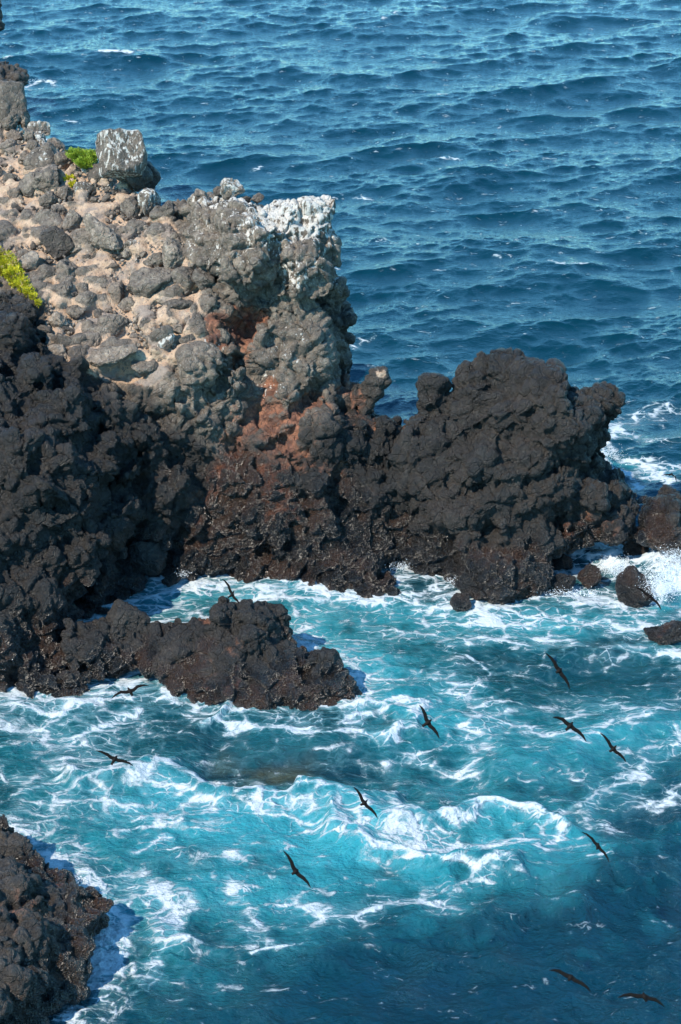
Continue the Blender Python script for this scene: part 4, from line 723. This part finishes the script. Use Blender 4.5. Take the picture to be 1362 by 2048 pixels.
plant([(166, 312, 56, 24, 66.0), (150, 304, 30, 16, 66.4), (170, 324, 36, 20, 65.6), (186, 314, 18, 26, 65.8)], 6500, 'bright green low plant beside the white streaked boulder on the skyline', G1, seed=2)
plant([(140, 359, 20, 18), (146, 366, 14, 10)], 1100, 'small yellow green tuft alone on the upper slope', G2, seed=3)
plant([(6, 536, 54, 62, PY(6, 536)), (28, 550, 34, 40, PY(28, 550)), (44, 566, 26, 30, PY(44, 566)), (57, 580, 20, 24, PY(57, 580)), (67, 592, 15, 18, PY(67, 592)), (77, 603, 12, 14, PY(77, 603)), (-20, 510, 50, 40, PY(-20, 510))], 9000, 'yellow plant trailing down the slope from the left edge', G2, seed=4)

# ------------------------------------------------------------------ flying seabirds
def bird_material():
    s = NT('sooty_plumage'); P = s.pos(); s.bsdf(Base_Color=s.mix(s.noise(P, 14, 4), (.003, .0026, .0026), (.010, .007, .006)), Roughness=.7, Specular_IOR_Level=.1); return s.m
BM = bird_material()
def tube(pts, rad, ns=10, flat=1., ref=None):
    """closed tapering tube; flat squashes it across ref"""
    P = np.array(pts, float); n = len(P); V = []; T = np.gradient(P, axis=0); T /= np.linalg.norm(T, axis=1)[:, None]
    for i in range(n):
        a = ref - T[i]*(ref@T[i]); a /= np.linalg.norm(a); b = np.cross(T[i], a)
        rw = rad[i] if np.ndim(rad[i]) else (rad[i], rad[i]*flat)
        for k in range(ns):
            t = 2*math.pi*k/ns; V.append(P[i]+b*math.cos(t)*rw[0]+a*math.sin(t)*rw[1])
    F = [(i*ns+k, i*ns+(k+1) % ns, (i+1)*ns+(k+1) % ns, (i+1)*ns+k) for i in range(n-1) for k in range(ns)]
    V.append(P[0]); V.append(P[-1]); a, b = n*ns, n*ns+1
    for k in range(0, ns): F.append((a, (k+1) % ns, k, k)); F.append((b, (n-1)*ns+k, (n-1)*ns+(k+1) % ns, (n-1)*ns+(k+1) % ns))
    F = np.array(F); tri = np.concatenate([F[:, [0, 1, 2]], F[F[:, 2] != F[:, 3]][:, [0, 2, 3]]]); return np.array(V), tri
def bird(body, tipL, tipR, head, tail, label, span=.78, wrL=None, wrR=None, name='seabird', dist=None, thick=1., up_t=(.2, -.1)):
    """pose surveyed as wing tips, wrists, head and tail; span in metres sets how far off the bird flies"""
    B, L_, R_, H, T_ = (np.array(v, float) for v in (body, tipL, tipR, head, tail))
    spx = np.hypot(*(L_-R_)); D = dist or span/(spx*MPP)
    def w(p, dz=0.): x, y, z = ray(p[0], p[1]); k = (D+dz)/(y*cF-z*sF); return np.array([x*k, y*k, CAMZ+z*k])
    ax = (H-T_)/np.hypot(*(H-T_)); wl = np.array(wrL, float) if wrL else B+(L_-B)*.42+ax*spx*.035; wr = np.array(wrR, float) if wrR else B+(R_-B)*.42+ax*spx*.035
    nrm = -VD; s_ = span; b3 = w(B); h3 = w(H, .02); t3 = w(T_, -.01)
    parts = []
    q = [t3+(t3-b3)*.10, t3, t3*.7+b3*.3, b3*.55+t3*.45, b3, b3*.5+h3*.5, h3*.85+b3*.15, h3, h3+(h3-b3)*.28, h3+(h3-b3)*.50]
    k = s_*thick
    rd = [(.020*k, .006*k), (.040*k, .009*k), (.030*k, .016*k), (.036*k, .030*k), (.044*k, .040*k), (.040*k, .036*k), (.026*k, .026*k), (.026*k, .026*k), (.015*k, .016*k), (.004*k, .004*k)]
    parts.append(tube(q, rd, 12, ref=nrm))
    for tip, wri, dzt in ((L_, wl, up_t[0]), (R_, wr, up_t[1])):
        sh = b3*.72+h3*.28; w3 = w(wri, -dzt*.25*s_); e3 = w(B*.55+wri*.45+ax*spx*-.008, -dzt*.1*s_); m3 = w(wri*.5+tip*.5+ax*spx*.018, -dzt*.45*s_); p3 = w(tip, -dzt*.7*s_)
        parts.append(tube([sh, e3, w3, m3, m3*.45+p3*.55, p3], [(.052*k, .014*k), (.048*k, .012*k), (.044*k, .010*k), (.032*k, .009*k), (.020*k, .008*k), (.006*k, .006*k)], 10, ref=nrm))
    V = np.concatenate([p[0] for p in parts]); off = 0; F = []
    for p in parts: F.append(p[1]+off); off += len(p[0])
    V = V-b3; V, F = remesh(V, np.concatenate(F), .0075*s_/.78, 'bird'); V = relax(V.astype(float), F, 2, .5)
    return link(name, new_mesh(name, V, F), BM, label=label, cat='bird', group='dark seabirds gliding over the surf', loc=b3)
bird((464, 1190), (443, 1157), (478, 1208), (467, 1184), (456, 1195), 'dark bird with raised wing just above the top of the rock island', wrL=(457, 1171), wrR=(473, 1200), span=.62)
bird((261, 1384), (222, 1398), (298, 1371), (257, 1377), (265, 1391), 'dark bird flapping below the left half of the rock island', wrL=(242, 1384), wrR=(275, 1373), span=.72)
bird((229, 1519), (191, 1501), (267, 1532), (233, 1513), (223, 1529), 'dark bird over pale foam in the left of the cove')
bird((591, 1744), (565, 1700), (622, 1777), (595, 1740), (584, 1748), 'dark bird lowest of the two above the turquoise swell, left of centre')
bird((728, 1607), (706, 1573), (756, 1638), (733, 1602), (721, 1610), 'dark bird crossing the long white roller in the middle')
bird((855, 1446), (838, 1409), (879, 1478), (861, 1441), (845, 1452), 'dark bird over the white foam swirl right of the rock island', thick=1.15)
bird((1118, 1342), (1090, 1305), (1140, 1380), (1122, 1338), (1112, 1345), 'topmost dark bird of the three close together at the right, over slate blue water')
bird((1140, 1452), (1104, 1434), (1173, 1484), (1144, 1446), (1132, 1460), 'dark bird with arched wings, middle of the three close together at the right', wrL=(1126, 1439), wrR=(1157, 1463), thick=1.1)
bird((1226, 1499), (1199, 1465), (1253, 1526), (1231, 1493), (1219, 1503), 'dark bird lowest of the three close together at the right')
bird((1195, 1692), (1162, 1663), (1219, 1727), (1197, 1687), (1194, 1699), 'dark thin winged bird alone over dark water right of the breaking wave', wrL=(1184, 1677), wrR=(1209, 1706), thick=.85)
bird((1141, 1955), (1097, 1941), (1182, 1985), (1144, 1951), (1137, 1961), 'left one of the two birds near the bottom right corner', wrL=(1118, 1942), wrR=(1164, 1967))
bird((1289, 1994), (1234, 1996), (1331, 2015), (1287, 1987), (1293, 2003), 'right one of the two birds in the bottom right corner', wrL=(1260, 1989), wrR=(1310, 1999))
bird((1343, 949), (1322, 951), (1353, 965), (1344, 946), (1338, 951), 'small dark bird at the right edge against the sea behind the promontory', wrL=(1333, 949), wrR=(1350, 953), span=.5)
bird((1299, 1193), (1271, 1175), (1323, 1221), (1303, 1190), (1293, 1200), 'dark bird in front of the domed rock in the surf', wrL=(1286, 1182), wrR=(1312, 1203), span=.72)
bird((963, 1178), (938, 1172), (975, 1200), (966, 1173), (957, 1182), 'dark bird in front of the peaked rock at the foot of the promontory', wrL=(950, 1174), wrR=(971, 1187), span=.62)
# drops thrown up where the surf bursts
s_ = NT('white_spray'); s_.bsdf(Base_Color=(.72, .76, .78), Roughness=.5); nr = np.random.RandomState(5); VV = []; FF = []; off = 0
iv, if_ = ico(1)
for (px_, py_, rx, rz, hz, nn) in [(1322, 1165, 34, 34, 1.3, 5200), (1345, 1120, 30, 24, 1.6, 3000), (1232, 1135, 30, 18, .9, 2200), (1140, 1188, 60, 10, .45, 700), (1222, 915, 24, 20, .9, 500), (800, 1132, 30, 12, .5, 350), (215, 1170, 24, 10, .6, 350), (365, 1148, 16, 8, .6, 250), (150, 1765, 20, 12, .4, 250), (910, 1165, 20, 14, .4, 250), (1340, 1260, 30, 12, .4, 300), (75, 163, 30, 4, .8, 200)]:
    for _ in range(nn):
        g = nr.normal(size=2)*.5; q = sea(px_+g[0]*rx, py_+g[1]*rz); z = abs(nr.normal())*hz*.5; c = np.array([q[0], q[1], z+.05])
        c[:2] *= (CAMZ-z)/CAMZ; sz = nr.uniform(.004, .010)*(1+.9*(nr.rand() < .05))
        VV.append(iv*sz*nr.uniform(.7, 1.5, 3)+c); FF.append(if_+off); off += len(iv)
link('spray', new_mesh('spray', np.concatenate(VV), np.concatenate(FF)), s_.m, kind='stuff', label='white drops of spray above the breaking surf', cat='spray')
print('all', round(time.time()-T0, 1), flush=True)
